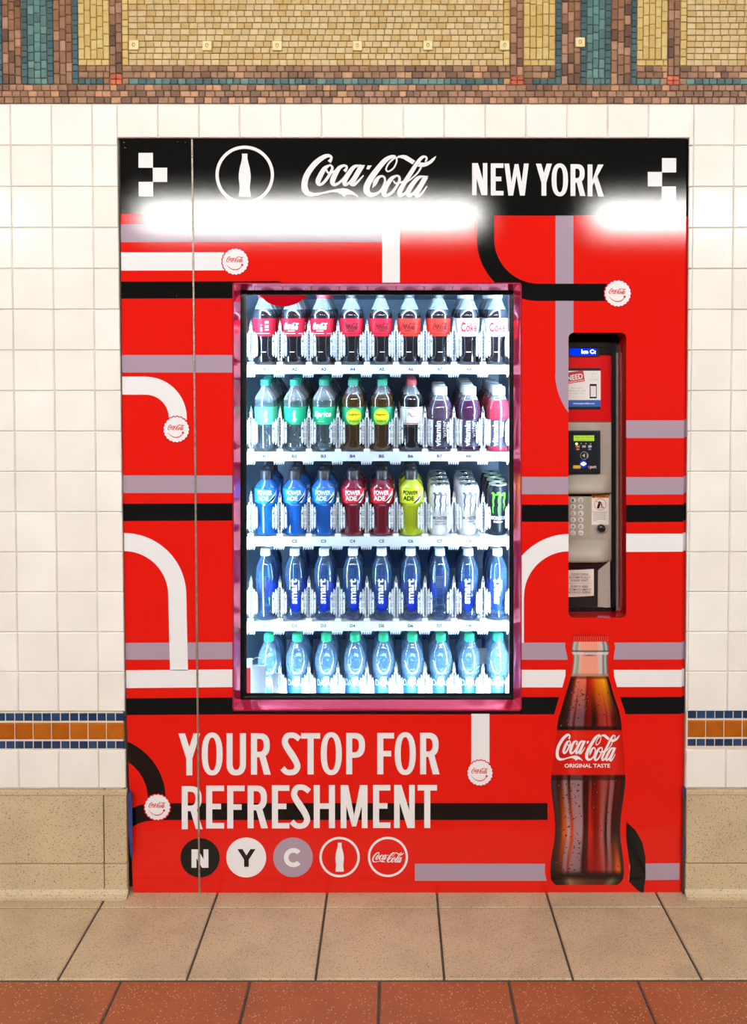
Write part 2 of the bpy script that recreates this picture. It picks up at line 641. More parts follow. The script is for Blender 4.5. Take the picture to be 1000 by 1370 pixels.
def tile_obj(name, x0, x1, z0, z1, Y, m, parent, depth=.008, small=False, gap=.0009):
    key = (name, small)
    if key not in _tile_me:
        me = mesh(name, TV2 if small else TV, TF2 if small else TF)
        me.materials.append(m)
        _tile_me[key] = me
    o = bpy.data.objects.new(name, _tile_me[key])
    COL.objects.link(o)
    o.parent = parent
    o.location = ((x0 + x1) / 2, Y + random.uniform(-.0004, .0004), (z0 + z1) / 2)
    o.scale = (x1 - x0 - 2 * gap, depth, z1 - z0 - 2 * gap)
    o.material_slots[0].link = 'OBJECT'
    o.material_slots[0].material = m
    return o


zt = 2.1717                                       # top of the white tiling
zband = [at(90, y, 0).z for y in (953, 966, 990, 1003)]
zbase = at(90, 1056, 0).z                         # top of the terrazzo base
XL, XR = -1.75, 1.75                              # how far the wall runs
XOL = at(161.5, 690, 0).x
XOR = at(922.0, 690, 0).x
ZOT = at(540, 184.5, 0).z
wb = MB()
wb.box(XL, XOL - .001, .005, .95, 0, 2.62)
wb.box(XOR + .001, XR, .005, .95, 0, 2.62)
wb.box(XOL - .001, XOR + .001, .005, .95, ZOT + .001, 2.62)
wall = tag(wb.build('wall_back', m_grout), 'white tiled station wall around the red vending machine', 'wall', kind='structure')

# --- white tiles
XT, XTR = -1.0369, 0.8095
rows = [(zt - (k + 1) * P, zt - k * P) for k in range(15)]
rows.append((at(90, 1055, 0).z, at(90, 1003.5, 0).z))
for ri, (z0, z1) in enumerate(rows):
    # pixel height of the row's middle, for the slanting cut beside the machine
    zc = (z0 + z1) / 2
    ypix = 139 + (zt - zc) / P * 54.6
    xl = at(edge_left(ypix), ypix, 0).x
    xr = at(edge_right(ypix), ypix, 0).x
    dx = random.uniform(-.002, .002) if ri == 15 else 0
    k = -6
    while XT + k * P < xl - .02:
        a, b = XT + k * P + dx, min(XT + (k + 1) * P + dx, xl)
        if b - a > .012:
            tile_obj('white_tile', a, b, z0, z1, WALL_Y, random.choice(m_white_tiles), wall)
        k += 1
    xj = XTR + (0 if ri < 15 else -.002)
    tile_obj('white_tile', xr, xj, z0, z1, WALL_Y, random.choice(m_white_tiles), wall)
    for k in range(0, 8):
        tile_obj('white_tile', xj + k * P, xj + (k + 1) * P, z0, z1, WALL_Y, random.choice(m_white_tiles), wall)
# the cut row above the opening
x = at(156.5, 160, 0).x
while x < XTR - .02:
    b = min(x + P * 1.0, XTR)
    if XTR - b < .03: b = XTR
    tile_obj('white_tile', x, b, ZOT, zt, WALL_Y, random.choice(m_white_tiles), wall)
    x = b

# --- blue and orange band
band = tag(MB().box(XL, XOL, .003, .012, zband[3], zband[0]).box(XOR, XR, .003, .012, zband[3], zband[0])
           .build('trim_1', mat('pale_band_grout', (.70, .60, .48), .8)), 'band of small blue and orange tiles set in pale grout', 'tile band', kind='structure')
bp_, op_ = 0.0253, 0.0506
for side in (0, 1):
    if side == 0:
        xs, sgn, lim = at(166.5, 975, 0).x, -1, XL
    else:
        xs, sgn, lim = at(920.5, 975, 0).x, 1, XR
    zs = [at(90 if side == 0 else 960, y, 0).z for y in ((954, 965.5, 966.8, 990, 991.5, 1002.5) if side == 0 else (950.5, 962, 963.5, 987, 988.5, 999))]
    n = 24
    for k in range(n):
        a, b = sorted((xs + sgn * k * bp_, xs + sgn * (k + 1) * bp_))
        for (u, w) in ((1, 0), (5, 4)):
            tile_obj('blue_tile', a, b, zs[u], zs[w], WALL_Y - .0005 + .001, random.choice(m_bluetile), band, .006, True, .0013)
    for k in range(n // 2):
        a, b = sorted((xs + sgn * k * op_, xs + sgn * (k + 1) * op_))
        tile_obj('orange_tile', a, b, zs[3], zs[2], WALL_Y + .0005, random.choice(m_orangetile), band, .006, True, .0011)

# --- terrazzo base
base = tag(MB().box(XL, XOL + .004, .004, .02, 0, zbase).box(XOR - .004, XR, .004, .02, 0, zbase).build('baseboard_1', m_joint),
           'tan speckled terrazzo base at the foot of the tiled wall', 'baseboard', kind='structure')
zj = at(90, 1154.5, 0).z
for (a, b) in ((XL, at(139.8, 1110, 0).x), (at(139.8, 1110, 0).x, at(171, 1110, 0).x), (at(917.5, 1110, 0).x, at(917.5, 1110, 0).x + .62), (at(917.5, 1110, 0).x + .62, XR)):
    MB().box(a + .0012, b - .0012, -.006, .012, zj + .0012, zbase).build('terrazzo_slab', m_terrazzo, base, bevel=.003)
    MB().box(a + .0012, b - .0012, -.006, .012, .0, zj - .0012).build('terrazzo_slab', m_terrazzo, base, bevel=.002)
# rounded nosing on the top edge and the coved foot
for (a, b) in ((XL, at(171, 1060, 0).x), (at(917.5, 1060, 0).x, XR)):
    MB().box(a, b, -.0095, -.004, zbase - .014, zbase + .001).build('top_nosing', m_terrazzo, base, bevel=.003)
    v = [(a, -.030, .0005), (a, -.020, .003), (a, -.012, .009), (a, -.0055, .020), (a, -.0055, 0)]
    MB().hexa(v, [(b, q[1], q[2]) for q in v]).build('coved_foot', m_terrazzo, base)
# peeling blue paint on the reveals
for pts in ([(170.5, 1064), (174.5, 1056), (176.3, 1062), (177, 1100), (177.3, 1150), (174.5, 1146), (172, 1110)],
            [(914.6, 1056), (917.4, 1053), (916.8, 1062), (915, 1068)], [(914.9, 1120), (916.2, 1122), (916, 1146), (914.9, 1148)]):
    a = [at(x, y, -.0075) for x, y in pts]
    MB().hexa(a[::-1], [v + Vector((0, .005, 0)) for v in a[::-1]]).build('blue_paint_patch', mat('old_blue_paint', (.02, .05, .22), .5, var=.4, vscale=60), base)

# --- mosaic frieze above the white tiles
ZF = zt
frieze = tag(MB().box(XL, XR, .0035, .012, zt + .001, 2.62).build('trim_2', m_darkgrout), 'brown, teal and yellow mosaic frieze above the white tiles', 'mosaic', kind='structure')
pal = {
    'yellow': [mat('yellow_mosaic_%d' % i, lin(c), .32, var=.12, vscale=60) for i, c in enumerate(((198, 172, 122), (192, 165, 113), (203, 178, 131), (188, 156, 98), (196, 170, 124)))],
    'gold': [mat('gold_mosaic_%d' % i, lin(c), .32, var=.12, vscale=60) for i, c in enumerate(((196, 168, 102), (190, 160, 92), (200, 174, 112)))],
    'brown': [mat('brown_mosaic_%d' % i, lin(c), .35, var=.2, vscale=60) for i, c in enumerate(((140, 100, 72), (132, 92, 64), (146, 106, 78), (120, 80, 54), (156, 114, 84), (182, 134, 96), (102, 68, 48)))],
    'brown_dark': [mat('umber_mosaic_%d' % i, lin(c), .35, var=.2, vscale=60) for i, c in enumerate(((124, 86, 62), (134, 94, 66), (92, 60, 44), (142, 102, 76), (164, 122, 96)))],
    'teal': [mat('teal_mosaic_%d' % i, lin(c), .3, var=.18, vscale=60) for i, c in enumerate(((88, 126, 122), (80, 116, 114), (96, 132, 126), (72, 106, 108)))],
    'teal_dark': [mat('dark_teal_mosaic_%d' % i, lin(c), .3, var=.18, vscale=60) for i, c in enumerate(((56, 88, 94), (62, 94, 98), (50, 78, 86)))],
    'red': [mat('vermilion_mosaic_%d' % i, lin(c), .35, var=.2, vscale=60) for i, c in enumerate(((186, 80, 44), (172, 72, 40), (194, 92, 56)))],
}
S = 0.002024          # metres per pixel on the wall near its top


def fx(x): return at(x, 80, 0).x


def fz(y): return at(540, y, 0).z


frieze_tiles = []       # (kind, x0, x1, z0, z1, material)


def hrow(x0, x1, y0, y1, kind, w=10.6, jit=.18):
    x = x0 - (random.random() * w * .5 if x0 <= 0 else 0)
    while x < x1 - 1:
        ww = w * random.uniform(1 - jit, 1 + jit)
        if x1 - (x + ww) < w * .45: ww = x1 - x
        frieze_tiles.append((kind, x, x + ww, y0, y1))
        x += ww


def vcol(x0, x1, y0, y1, kind, h=12.5, jit=.2):
    y = y1
    while y > y0 + 1:
        hh = h * random.uniform(1 - jit, 1 + jit)
        if y - hh - y0 < h * .45: hh = y - y0
        frieze_tiles.append((kind, x0, x1, y - hh, y))
        y -= hh


TOPY = -70              # the frieze goes on above the frame
XA, XB = -330, 1320
for (a, b) in ((113.5, 121.3), (121.8, 129.6), (130.1, 138.4)):
    hrow(XA, XB, a, b, 'brown', 11.5, .25)
# three brown columns, teal panel, three brown columns, teal strip
def tri(x0, x1, y1=112.8):
    w = (x1 - x0) / 3
    for k in range(3): vcol(x0 + k * w, x0 + (k + 1) * w - .3, TOPY, y1, 'brown_dark', 14)


def teal_panel(x0, x1):
    vcol(x0, x0 + 7.8, TOPY, 112.8, 'teal_dark', 9)
    vcol(x1 - 7.8, x1, TOPY, 112.8, 'teal_dark', 9)
    hrow(x0 + 8, x1 - 8, 105, 112.8, 'teal', 9)
    w = (x1 - x0 - 16.4) / 3
    for k in range(3): vcol(x0 + 8.2 + k * w, x0 + 8 + (k + 1) * w, TOPY, 104.6, 'teal', 12)


def yellow_panel(x0, x1):
    w = (x1 - x0) / 5
    for k in range(5): vcol(x0 + k * w, x0 + (k + 1) * w - .2, TOPY, 79.4, 'gold', 15)
    hrow(x0, x1, 79.8, 87.6, 'gold', 10.5)


def yellow_field(x0, x1):
    y = 87.6
    while y > TOPY:
        hrow(x0, x1, y - 7.9, y, 'yellow', 11.2, .12)
        y -= 8.2


def red_square(x0, x1, y0, y1):
    xm, ym = (x0 + x1) / 2, (y0 + y1) / 2
    for a, b in ((x0, xm), (xm, x1)):
        for c, d in ((y0, ym), (ym, y1)): frieze_tiles.append(('red', a, b, c, d))


vcol(-5, 3, TOPY, 112.8, 'teal_dark', 9)
tri(3.4, 28.4); teal_panel(29, 71.2); tri(71.6, 96.6)
vcol(97, 104.4, TOPY, 112.8, 'teal_dark', 9); hrow(104.8, 138, 105, 112.8, 'teal_dark', 8.5); hrow(138.3, 146, 105, 112.8, 'brown', 8)
yellow_panel(104.8, 146.4)
for a, b in ((88.2, 95.8), (96.2, 104.4)): hrow(104.8, 146.4, a, b, 'brown', 11)
for a, b in ((147, 154.7), (155, 163)): vcol(a, b, TOPY, 98.5, 'brown_dark', 13)
red_square(147, 163, 99, 113)
vcol(163.6, 171.8, TOPY, 87.6, 'gold', 10.5)
yellow_field(172.2, 673.6)
vcol(674, 682.4, TOPY, 87.6, 'gold', 10.5)
for a, b in ((88.2, 95.8), (96.2, 104.4)): hrow(163.6, 683, a, b, 'brown', 12, .25)
hrow(163.6, 172, 105, 112.8, 'brown', 9); hrow(172.4, 674, 105, 112.8, 'teal_mix', 10.5, .2); hrow(674.3, 683, 105, 112.8, 'brown', 9)
for a, b in ((683.4, 691.5), (692, 700)): vcol(a, b, TOPY, 101, 'brown_dark', 13)
red_square(684, 701, 101.5, 113.2)
yellow_panel(701, 743.2)
for a, b in ((88.2, 95.8), (96.2, 104.4)): hrow(701, 743.6, a, b, 'brown', 11)
hrow(701.5, 713, 105, 112.8, 'brown', 10); hrow(713.4, 743.6, 105, 112.8, 'teal_dark', 8.5)
vcol(744, 751.4, TOPY, 112.8, 'teal_dark', 9); tri(752, 777); teal_panel(777.4, 817.8); tri(818.2, 844.4)
vcol(845, 852.2, TOPY, 112.8, 'teal_dark', 9); hrow(852.6, 884, 105, 112.8, 'teal', 9); hrow(884.3, 893, 105, 112.8, 'brown', 9)
yellow_panel(852.6, 893.6)
for a, b in ((88.2, 95.8), (96.2, 104.4)): hrow(852.6, 893.6, a, b, 'brown', 11)
for a, b in ((894.4, 902), (902.4, 910)): vcol(a, b, TOPY, 101, 'brown_dark', 13)
red_square(893.4, 909.6, 101.5, 113.2)
vcol(910.6, 919, TOPY, 87.6, 'gold', 10.5)
yellow_field(919.4, XB)
for a, b in ((88.2, 95.8), (96.2, 104.4)): hrow(910.4, XB, a, b, 'brown', 12, .25)
hrow(910.4, 919, 105, 112.8, 'brown', 9); hrow(919.4, XB, 105, 112.8, 'teal_mix', 10.5, .2)
yellow_field(XA, -6)
for a, b in ((88.2, 95.8), (96.2, 104.4)): hrow(XA, -6, a, b, 'brown', 12, .25)
hrow(XA, -6, 105, 112.8, 'teal_mix', 10.5, .2)

plain = {'yellow': 'yellow_tile', 'gold': 'yellow_tile', 'brown': 'brown_tile', 'brown_dark': 'brown_tile', 'teal': 'teal_tile', 'teal_dark': 'teal_tile', 'teal_mix': 'teal_tile', 'red': 'vermilion_tile'}
by = {}
for t in frieze_tiles:
    by.setdefault(plain[t[0]], []).append(t)
for nm, ts in by.items():
    seen = lambda t: max(0, min(t[2], 1000) - max(t[1], 0)) * max(0, t[4] - max(t[3], 0))
    ts.sort(key=seen, reverse=True)
    singles = [t for t in ts[:300] if seen(t) > 0]
    rest = ts[len(singles):]
    joined = {}
    for t in ts:
        pool = pal['teal' if random.random() < .55 else 'teal_dark'] if t[0] == 'teal_mix' else pal[t[0]]
        q = random.choice(pool)
        x0, x1, z0, z1 = fx(t[1]), fx(t[2]), fz(t[4]), fz(t[3])
        joined.setdefault(q.name, (q, []))[1].append((x0, x1, z0, z1, t))
    single_ids = {id(t) for t in singles}
    V, F, MI, ML = [], [], [], []
    for qn, (q, lst) in joined.items():
        for (x0, x1, z0, z1, t) in lst:
            if id(t) in single_ids:
                tile_obj(nm, x0, x1, z0, z1, WALL_Y, q, frieze, .0045, True, .0005)
            else:
                if q not in ML: ML.append(q)
                k = len(V)
                g = .0005
                yo = random.uniform(-.0004, .0004)
                V += [((x0 + x1) / 2 + p[0] * (x1 - x0 - 2 * g), yo + p[1] * .0045, (z0 + z1) / 2 + p[2] * (z1 - z0 - 2 * g)) for p in TV2]
                F += [tuple(i + k for i in f) for f in TF2]
                MI += [ML.index(q)] * len(TF2)
    if V:
        o = link(nm.replace('_tile', '_mosaic_field'), mesh(nm + '_field', V, F, mats=ML, fmat=MI), frieze)
        o['kind'] = 'stuff'

# cream socket plates set into the frieze
m_plate = mat('cream_plate', lin(222, 205, 150), .35, var=.1, vscale=80)
m_hole = mat('plate_hole', lin(150, 120, 60), .7)
plates = [(180, 61.5, 'leftmost cream square plate in the yellow mosaic'), (277.8, 62.5, 'second cream square plate from the left in the mosaic'),
          (371.5, 62.5, 'third cream square plate from the left in the mosaic'), (478.5, 62.5, 'fourth cream square plate from the left, above the script logo'),
          (572.8, 62, 'fifth cream square plate from the left in the mosaic'), (675, 62, 'cream square plate at the right end of the yellow field'),
          (776, 57.8, 'cream square plate set on the brown and teal strips')]
for x, y, lab in plates:
    c = at(x, y, 0)
    e = tag(empty('wall_plate', c), lab, 'wall plate', 'cream plates in the mosaic frieze')
    s = .0128
    MB().box(-s, s, -.009, .002, -s, s).build('plate', m_plate, e, bevel=.0025)
    v, f = lathe([(0, .0030), (.0012, .0042), (.0012, .0030), (-.002, .0022)], 14, False, True)
    v = [(p[0], -.009 - p[2] * .8, p[1] * 1.35) for p in v]
    link('socket_hole', mesh('socket_hole', v, f, m_hole), e)

# --- floor
YF, W = -.0626, .306
fl = tag(MB().box(-4, 4, -7, .95, -.06, -.004).build('floor', m_joint), 'station platform floor of tan and red terrazzo tiles', 'floor', kind='structure')
XF, XG = -.7988, -.6469
TH, TH_F = unit_tile('floor_tile', .006)


def floor_tile(name, x0, x1, y0, y1, m):
    key = name
    if key not in _tile_me:
        me = mesh(name, [(p[0], p[2], -p[1]) for p in TH], TH_F)
        me.materials.append(m)
        _tile_me[key] = me
    o = bpy.data.objects.new(name, _tile_me[key])
    COL.objects.link(o)
    o.parent = fl
    g = .0028
    o.location = ((x0 + x1) / 2, (y0 + y1) / 2, random.uniform(-.0004, .0003))
    o.scale = (x1 - x0 - 2 * g, y1 - y0 - 2 * g, .008)


for k in range(-3, 8):
    floor_tile('tan_tile', XF + k * W, XF + (k + 1) * W, YF + .001, .10, m_floor_tan)
    floor_tile('tan_tile', XF + k * W, XF + (k + 1) * W, YF - W, YF, m_floor_tan)
for r in range(3):
    for k in range(-4, 8):
        floor_tile('red_tile', XG + k * W, XG + (k + 1) * W, YF - W - .004 - (r + 1) * W, YF - W - .004 - r * W, m_floor_red)

# --- fluorescent fixtures over the platform, behind the viewpoint
LY, LZ = -3.02, 2.475
m_tube = mat('fluorescent_tube', (1, .97, .925), .3, emit=LAMP_POWER)
m_house = mat('white_lamp_housing', (.7, .7, .68), .4)
for (a, b, lab) in ((-1.55, .54, 'long fluorescent ceiling lamp behind the viewpoint, opposite the machine'), (1.17, 3.26, 'long fluorescent ceiling lamp behind the viewpoint, to the right'),
                    (-4.27, -2.18, 'long fluorescent ceiling lamp behind the viewpoint, to the left')):
    e = tag(empty('ceiling_lamp', ((a + b) / 2, LY, LZ)), lab, 'lamp', 'fluorescent lamps over the platform')
    h = (b - a) / 2
    MB().hexa([(-h, -.09, .06), (-h, .09, .06), (-h, .05, .11), (-h, -.05, .11)], [(h, -.09, .06), (h, .09, .06), (h, .05, .11), (h, -.05, .11)]).build('housing', m_house, e)
    v, f = lathe([(-h + .03, .019), (h - .03, .019)], 12)
    link('tube', mesh('tube', [(p[2], p[0], p[1]) for p in v], f, m_tube, True), e)
    for s in (-1, 1):
        MB().box(s * (h - .03) - .012, s * (h - .03) + .012, -.025, .025, -.03, .065).build('tube_holder', m_house, e)
        MB().box(s * (h - .4) - .01, s * (h - .4) + .01, -.01, .01, .11, 1.3).build('hanger_rod', m_house, e)


# ================================================================== THE MACHINE'S FRONT
def seam_x(y):
    return 256.6 + (y - 185) * .00985


GL = .125                                                    # gloss of the vinyl wrap
V_RED = vinyl_mat('red_vinyl', (.70, .009, .004), GL)
V_BLACK = vinyl_mat('black_vinyl', (.004, .004, .004), GL)
V_WHITE = vinyl_mat('white_vinyl', (.80, .78, .79), GL)
V_GRAY = vinyl_mat('mauve_grey_vinyl', (.385, .285, .36), GL)
V_CAPRED = vinyl_mat('crimson_vinyl', (.60, .006, .02), GL)

machine = tag(empty('vending_machine', (0, PANEL_Y, 0)), 'red wrapped drinks vending machine with a lit glass window', 'vending machine')
side = tag(empty('access_panel', (at(215, 1197, PANEL_Y).x, PANEL_Y, 0)), 'narrow red and black hinged panel left of the vending machine', 'panel')
bpy.context.view_layer.update()
M_INV = Vector((0, -PANEL_Y, 0))


def clip_half(poly, fn):
    """keep the part of a polygon where fn(point) >= 0"""
    out = []
    n = len(poly)
    for i in range(n):
        p, q = poly[i], poly[(i + 1) % n]
        a, b = fn(p), fn(q)
        if a >= 0: out.append(p)
        if (a >= 0) != (b >= 0):
            t = a / (a - b)
            out.append((p[0] + (q[0] - p[0]) * t, p[1] + (q[1] - p[1]) * t))
    if len(out) < 3:
        return None
    out = PL(out)
    out.lift = getattr(poly, 'lift', 0)
    return out


def clip_list(polys, fn):
    return [q for q in (clip_half(p, fn) for p in polys) if q]


def flat(name, polys, m, Y, parent, off):
    V, F = [], []
    for q in polys:
        k = len(V)
        pts = [at(p[0], p[1], Y - 8e-6 * getattr(q, 'lift', 0)) - off for p in q]
        # faces look at -Y
        area = sum(q[i][0] * q[(i + 1) % len(q)][1] - q[(i + 1) % len(q)][0] * q[i][1] for i in range(len(q)))
        if area > 0: pts = pts[::-1]
        V += pts
        F.append(tuple(range(k, k + len(pts))))
    return link(name, mesh(name, V, F, m), parent)


front = side_front = None


def art(name, polys, m, layer, clips=()):
    """flat print on the wrap; whatever crosses the hinge line is cut there"""
    for fn in clips:
        polys = clip_list(polys, fn)
    Y = PANEL_Y - .00022 * layer
    left = clip_list(polys, lambda p: seam_x(p[1]) - .6 - p[0])
    right = clip_list(polys, lambda p: p[0] - seam_x(p[1]) - 1.6)
    res = []
    if left:
        res.append(flat(name, left, m, Y, side_front, side.location))
    if right:
        res.append(flat(name, right, m, Y, front, machine.location))
    return res


lt = lambda xx: (lambda p: xx - p[0])
gt = lambda xx: (lambda p: p[0] - xx)

# panels: red vinyl on sheet metal
WX0, WY0, WX1, WY1 = 311.5, 378.5, 698.2, 951.0           # window cut-out
PX0, PY0, PX1, PY1 = 761.0, 445.0, 838.3, 826.5           # payment cut-out


def side_edge(y):
    pts = [(184, 160.6), (690, 165.0), (950, 169.2), (1050, 173), (1198, 178.2)]
    for (a, b), (c, d) in zip(pts, pts[1:]):
        if y <= c: return b + (d - b) * (y - a) / (c - a)
    return 178.2


def right_edge(y):
    return 919.2 - (y - 186) * .0088


ys = [185.5, 378.5, 690, 951, 1050, 1197.5]
sp = [[(side_edge(a), a), (seam_x(a) - .6, a), (seam_x(b) - .6, b), (side_edge(b), b)] for a, b in zip(ys, ys[1:])]
side_front = flat('front_sheet', sp, V_RED, PANEL_Y, side, side.location)
mp = []
for a, b in zip(ys, ys[1:]):
    segs = [(seam_x, right_edge)]
    if a >= 378 and b <= 952:
        continue
    mp.append([(seam_x(a) + 1.6, a), (right_edge(a), a), (right_edge(b), b), (seam_x(b) + 1.6, b)])
for a, b in ((378.5, 690), (690, 951)):
    mp.append([(seam_x(a) + 1.6, a), (WX0, a), (WX0, b), (seam_x(b) + 1.6, b)])
mp.append([(WX1, 378.5), (PX0, 378.5), (PX0, 951), (WX1, 951)])
mp.append([(PX1, 378.5), (right_edge(378.5), 378.5), (right_edge(951), 951), (PX1, 951)])
mp.append([(PX0, 378.5), (PX1, 378.5), (PX1, PY0), (PX0, PY0)])
mp.append([(PX0, PY1), (PX1, PY1), (PX1, 951), (PX0, 951)])
CR = 7.0
for cx, cy, sx, sy in ((PX0, PY0, 1, 1), (PX1, PY0, -1, 1), (PX1, PY1, -1, -1), (PX0, PY1, 1, -1)):
    arc = [(cx + sx * CR * (1 - math.cos(t)), cy + sy * CR * (1 - math.sin(t))) for t in [math.pi / 2 * k / 6 for k in range(7)]]
    mp.append([(cx, cy)] + arc)
front = flat('front_panel', mp, V_RED, PANEL_Y, machine, machine.location)
for o, par, x0f, x1f in ((side_front, side, side_edge, lambda y: seam_x(y) - .6),):
    # folded edge of the sheet
    a = [at(x0f(y), y, PANEL_Y) - par.location for y in ys]
    V = a + [v + Vector((0, .02, 0)) for v in a]
    n = len(a)
    link('sheet_edge', mesh('sheet_edge', V, [(i, i + 1, i + 1 + n, i + n) for i in range(n - 1)], mat('bare_steel_edge', (.45, .45, .5), .35, metal=.8)), par)
a = [at(right_edge(y), y, PANEL_Y) - machine.location for y in ys]
n = len(a)
link('sheet_edge', mesh('sheet_edge', a + [v + Vector((0, .02, 0)) for v in a], [(i + n, i + 1 + n, i + 1, i) for i in range(n - 1)], MATS['bare_steel_edge']), machine)

# recessed filler strip on the right, wrapped with the same stripes
FY = PANEL_Y + .004
strip_bands = [(186, 289, V_BLACK), (289, 561, V_RED), (561, 584.5, V_GRAY), (584.5, 636.5, V_RED), (636.5, 659.5, V_GRAY), (659.5, 673, V_RED), (673, 696, V_BLACK), (696, 712.5, V_RED),
               (712.5, 736.5, V_WHITE), (736.5, 858, V_RED), (858, 881, V_GRAY), (881, 894.5, V_RED), (894.5, 918, V_WHITE), (918, 931, V_RED), (931, 954, V_BLACK), (954, 1197, V_RED)]
filler = None
for a, b, m in strip_bands:
    q = [[(right_edge(a) - 4, a), (right_edge(a) + 3.4, a), (right_edge(b) + 3.2, b), (right_edge(b) - 4, b)]]
    o = flat('filler_strip' if filler is None else 'strip_band', q, m, FY, machine if filler is None else filler, machine.location)
    if filler is None: filler = o
# dark void around the machine body
x0w, x1w, z0w, z1w = XOL + .0015, XOR - .0015, 0, ZOT - .001
m_void = mat('black_gap', (.008, .008, .008), .9)
# four bars behind the sheet edges (the middle stays open for cabinet and payment bay)
vb = MB()
xs_ = at(seam_x(690) + 1, 690, .05).x
vb.box(at(870, 690, .05).x, x1w, .045, .055, 0, z1w).box(xs_, at(870, 690, .05).x, .045, .055, at(540, 200, .05).z, z1w)
o = vb.build('gap_backing', m_void, machine)
o.location = -machine.location
o = MB().box(x0w, xs_ - .006, .045, .055, 0, z1w).build('gap_backing', m_void, side)
o.location = -side.location

# --- piano hinge on the seam
m_hinge = mat('hinge_steel', (.42, .35, .27), .4, metal=.5, var=.3, vscale=80)
hv, hf = [], []
y = 186.0
k = 0
while y < 1197:
    y2 = min(y + 12.4, 1197.5)
    a, b = at(seam_x(y) + .5, y, PANEL_Y - .001), at(seam_x(y2) + .5, y2, PANEL_Y - .001)
    if (b - a).length > .004:
        d = (b - a).normalized()
        a2, b2 = a + d * .0006, b - d * .0006
        k0 = len(hv)
        r = .0027 + (k % 2) * .0002
        for q in (a2, b2):
            for i in range(10):
                t = 2 * math.pi * i / 10
                hv.append(tuple(q + Vector((r * math.cos(t), r * math.sin(t), 0)) - machine.location))
        hf += [(k0 + i, k0 + (i + 1) % 10, k0 + 10 + (i + 1) % 10, k0 + 10 + i) for i in range(10)]
        hf += [tuple(k0 + i for i in range(9, -1, -1)), tuple(k0 + 10 + i for i in range(10))]
    y = y2
    k += 1
link('piano_hinge', mesh('piano_hinge', hv, hf, m_hinge, False), machine)
flat('hinge_leaf', [[(seam_x(186) - .7, 186), (seam_x(186) + 1.7, 186), (seam_x(1197) + 1.7, 1197), (seam_x(1197) - .7, 1197)]], mat('hinge_leaf_dark', (.08, .06, .05), .6), PANEL_Y + .001, machine, machine.location)

# --- the printed design -------------------------------------------------
SE, RE = side_edge, right_edge
# black header, its foot a touch lower on the right
art('header_band', [[(SE(186), 186), (RE(186), 186), (RE(289), 289), (535, 288), (SE(286), 286)]], V_BLACK, 1)
# mauve grey lines
art('grey_stripe', [[(SE(300), 300), (512, 300), (512, 324), (SE(324), 324)]], V_GRAY, 2)
art('grey_stripe', [[(SE(475), 475), (WX0 + 1, 475), (WX0 + 1, 498.4), (SE(498), 498.4)]], V_GRAY, 2)
art('grey_stripe', [[(SE(636), 636), (WX0 + 1, 636.2), (WX0 + 1, 659.4), (SE(660), 659.6)]], V_GRAY, 2)
art('grey_stripe', [[(SE(860), 860.2), (WX0 + 2, 859.2), (WX0 + 2, 882), (SE(882), 882.6)]], V_GRAY, 2)
gl = rect(743.7, 288.5, 767.6, 499.5) + ring(829.8, 499.5, 86.5, 62.2, 90, 180, 30)
art('grey_stripe', gl, V_GRAY, 2, (lt(PX0), ))
gtop = clip_list(rect(743.7, 288.5, 767.6, 450), lambda p: p[0] - PX0)
gtop = clip_list(gtop, lambda p: PY0 - p[1])
gtop += clip_list([[(PX0, PY0)] + [(PX0 + CR * (1 - math.cos(t)), PY0 + CR * (1 - math.sin(t))) for t in [math.pi / 2 * k / 6 for k in range(7)]]], lt(767.6))
art('grey_stripe', gtop, V_GRAY, 2)
art('grey_stripe', [[(PX1, 562.4), (RE(562), 562.4), (RE(586), 586), (PX1, 586)]], V_GRAY, 2)
art('grey_stripe', rect(WX1 - 1, 638, PX0, 661.2), V_GRAY, 2)
art('grey_stripe', [[(PX1, 638.4), (RE(638), 638.4), (RE(661), 661.4), (PX1, 661.8)]], V_GRAY, 2)
art('grey_stripe', rect(WX1 - 1, 859.8, 760, 882.6), V_GRAY, 2)
art('grey_stripe', [[(818, 859.8), (RE(860), 859.4), (RE(882), 882.2), (818, 882.4)]], V_GRAY, 2)
art('grey_stripe', rect(555.4, 1155.6, 735, 1178.4), V_GRAY, 2)
art('grey_stripe', [[(830, 1155.6), (RE(1155) - 1, 1154.8), (RE(1177) - 1, 1177), (830, 1178)]], V_GRAY, 2)
# white lines
art('white_stripe', [[(SE(338), 337.6), (300, 337.4), (300, 361.6), (SE(362), 362)]], V_WHITE, 3)
art('white_stripe', rect(511.6, 287.6, 535.2, WY0 + 1), V_WHITE, 3)
art('white_stripe', [[(SE(504), 503.8), (195, 503.8), (195, 528), (SE(528), 528)]] + ring(195, 559, 55, 31, -90, 0, 24) + rect(226, 559, 250, 562), V_WHITE, 3)
art('white_stripe', ring(166, 796.5, 83.4, 59.2, -90, 0, 30) + [[(225.2, 796.5), (249.4, 796.5), (251.6, 897), (227.6, 897)]]
    + [[(SE(897), 896.8), (WX0 + 2, 895.6), (WX0 + 2, 919.2), (SE(920), 920.6)]], V_WHITE, 3, (lambda p: p[0] - SE(p[1]),))
art('white_stripe', ring(762, 798, 83.5, 60.5, 180, 270, 30) + rect(679, 798, 701.2, 860), V_WHITE, 3, (gt(WX1 - .5), lt(PX0)))
art('white_stripe', [[(PX1, 714), (RE(714), 714), (RE(738), 738), (PX1, 738.4)]], V_WHITE, 3)
art('white_stripe', rect(WX1 - 1, 896.2, 757, 919.6), V_WHITE, 3)
art('white_stripe', [[(820, 896.2), (RE(896), 896.2), (RE(919), 919), (820, 919.2)]], V_WHITE, 3)
art('white_stripe', rect(631, 955, 655.2, 1022), V_WHITE, 4)
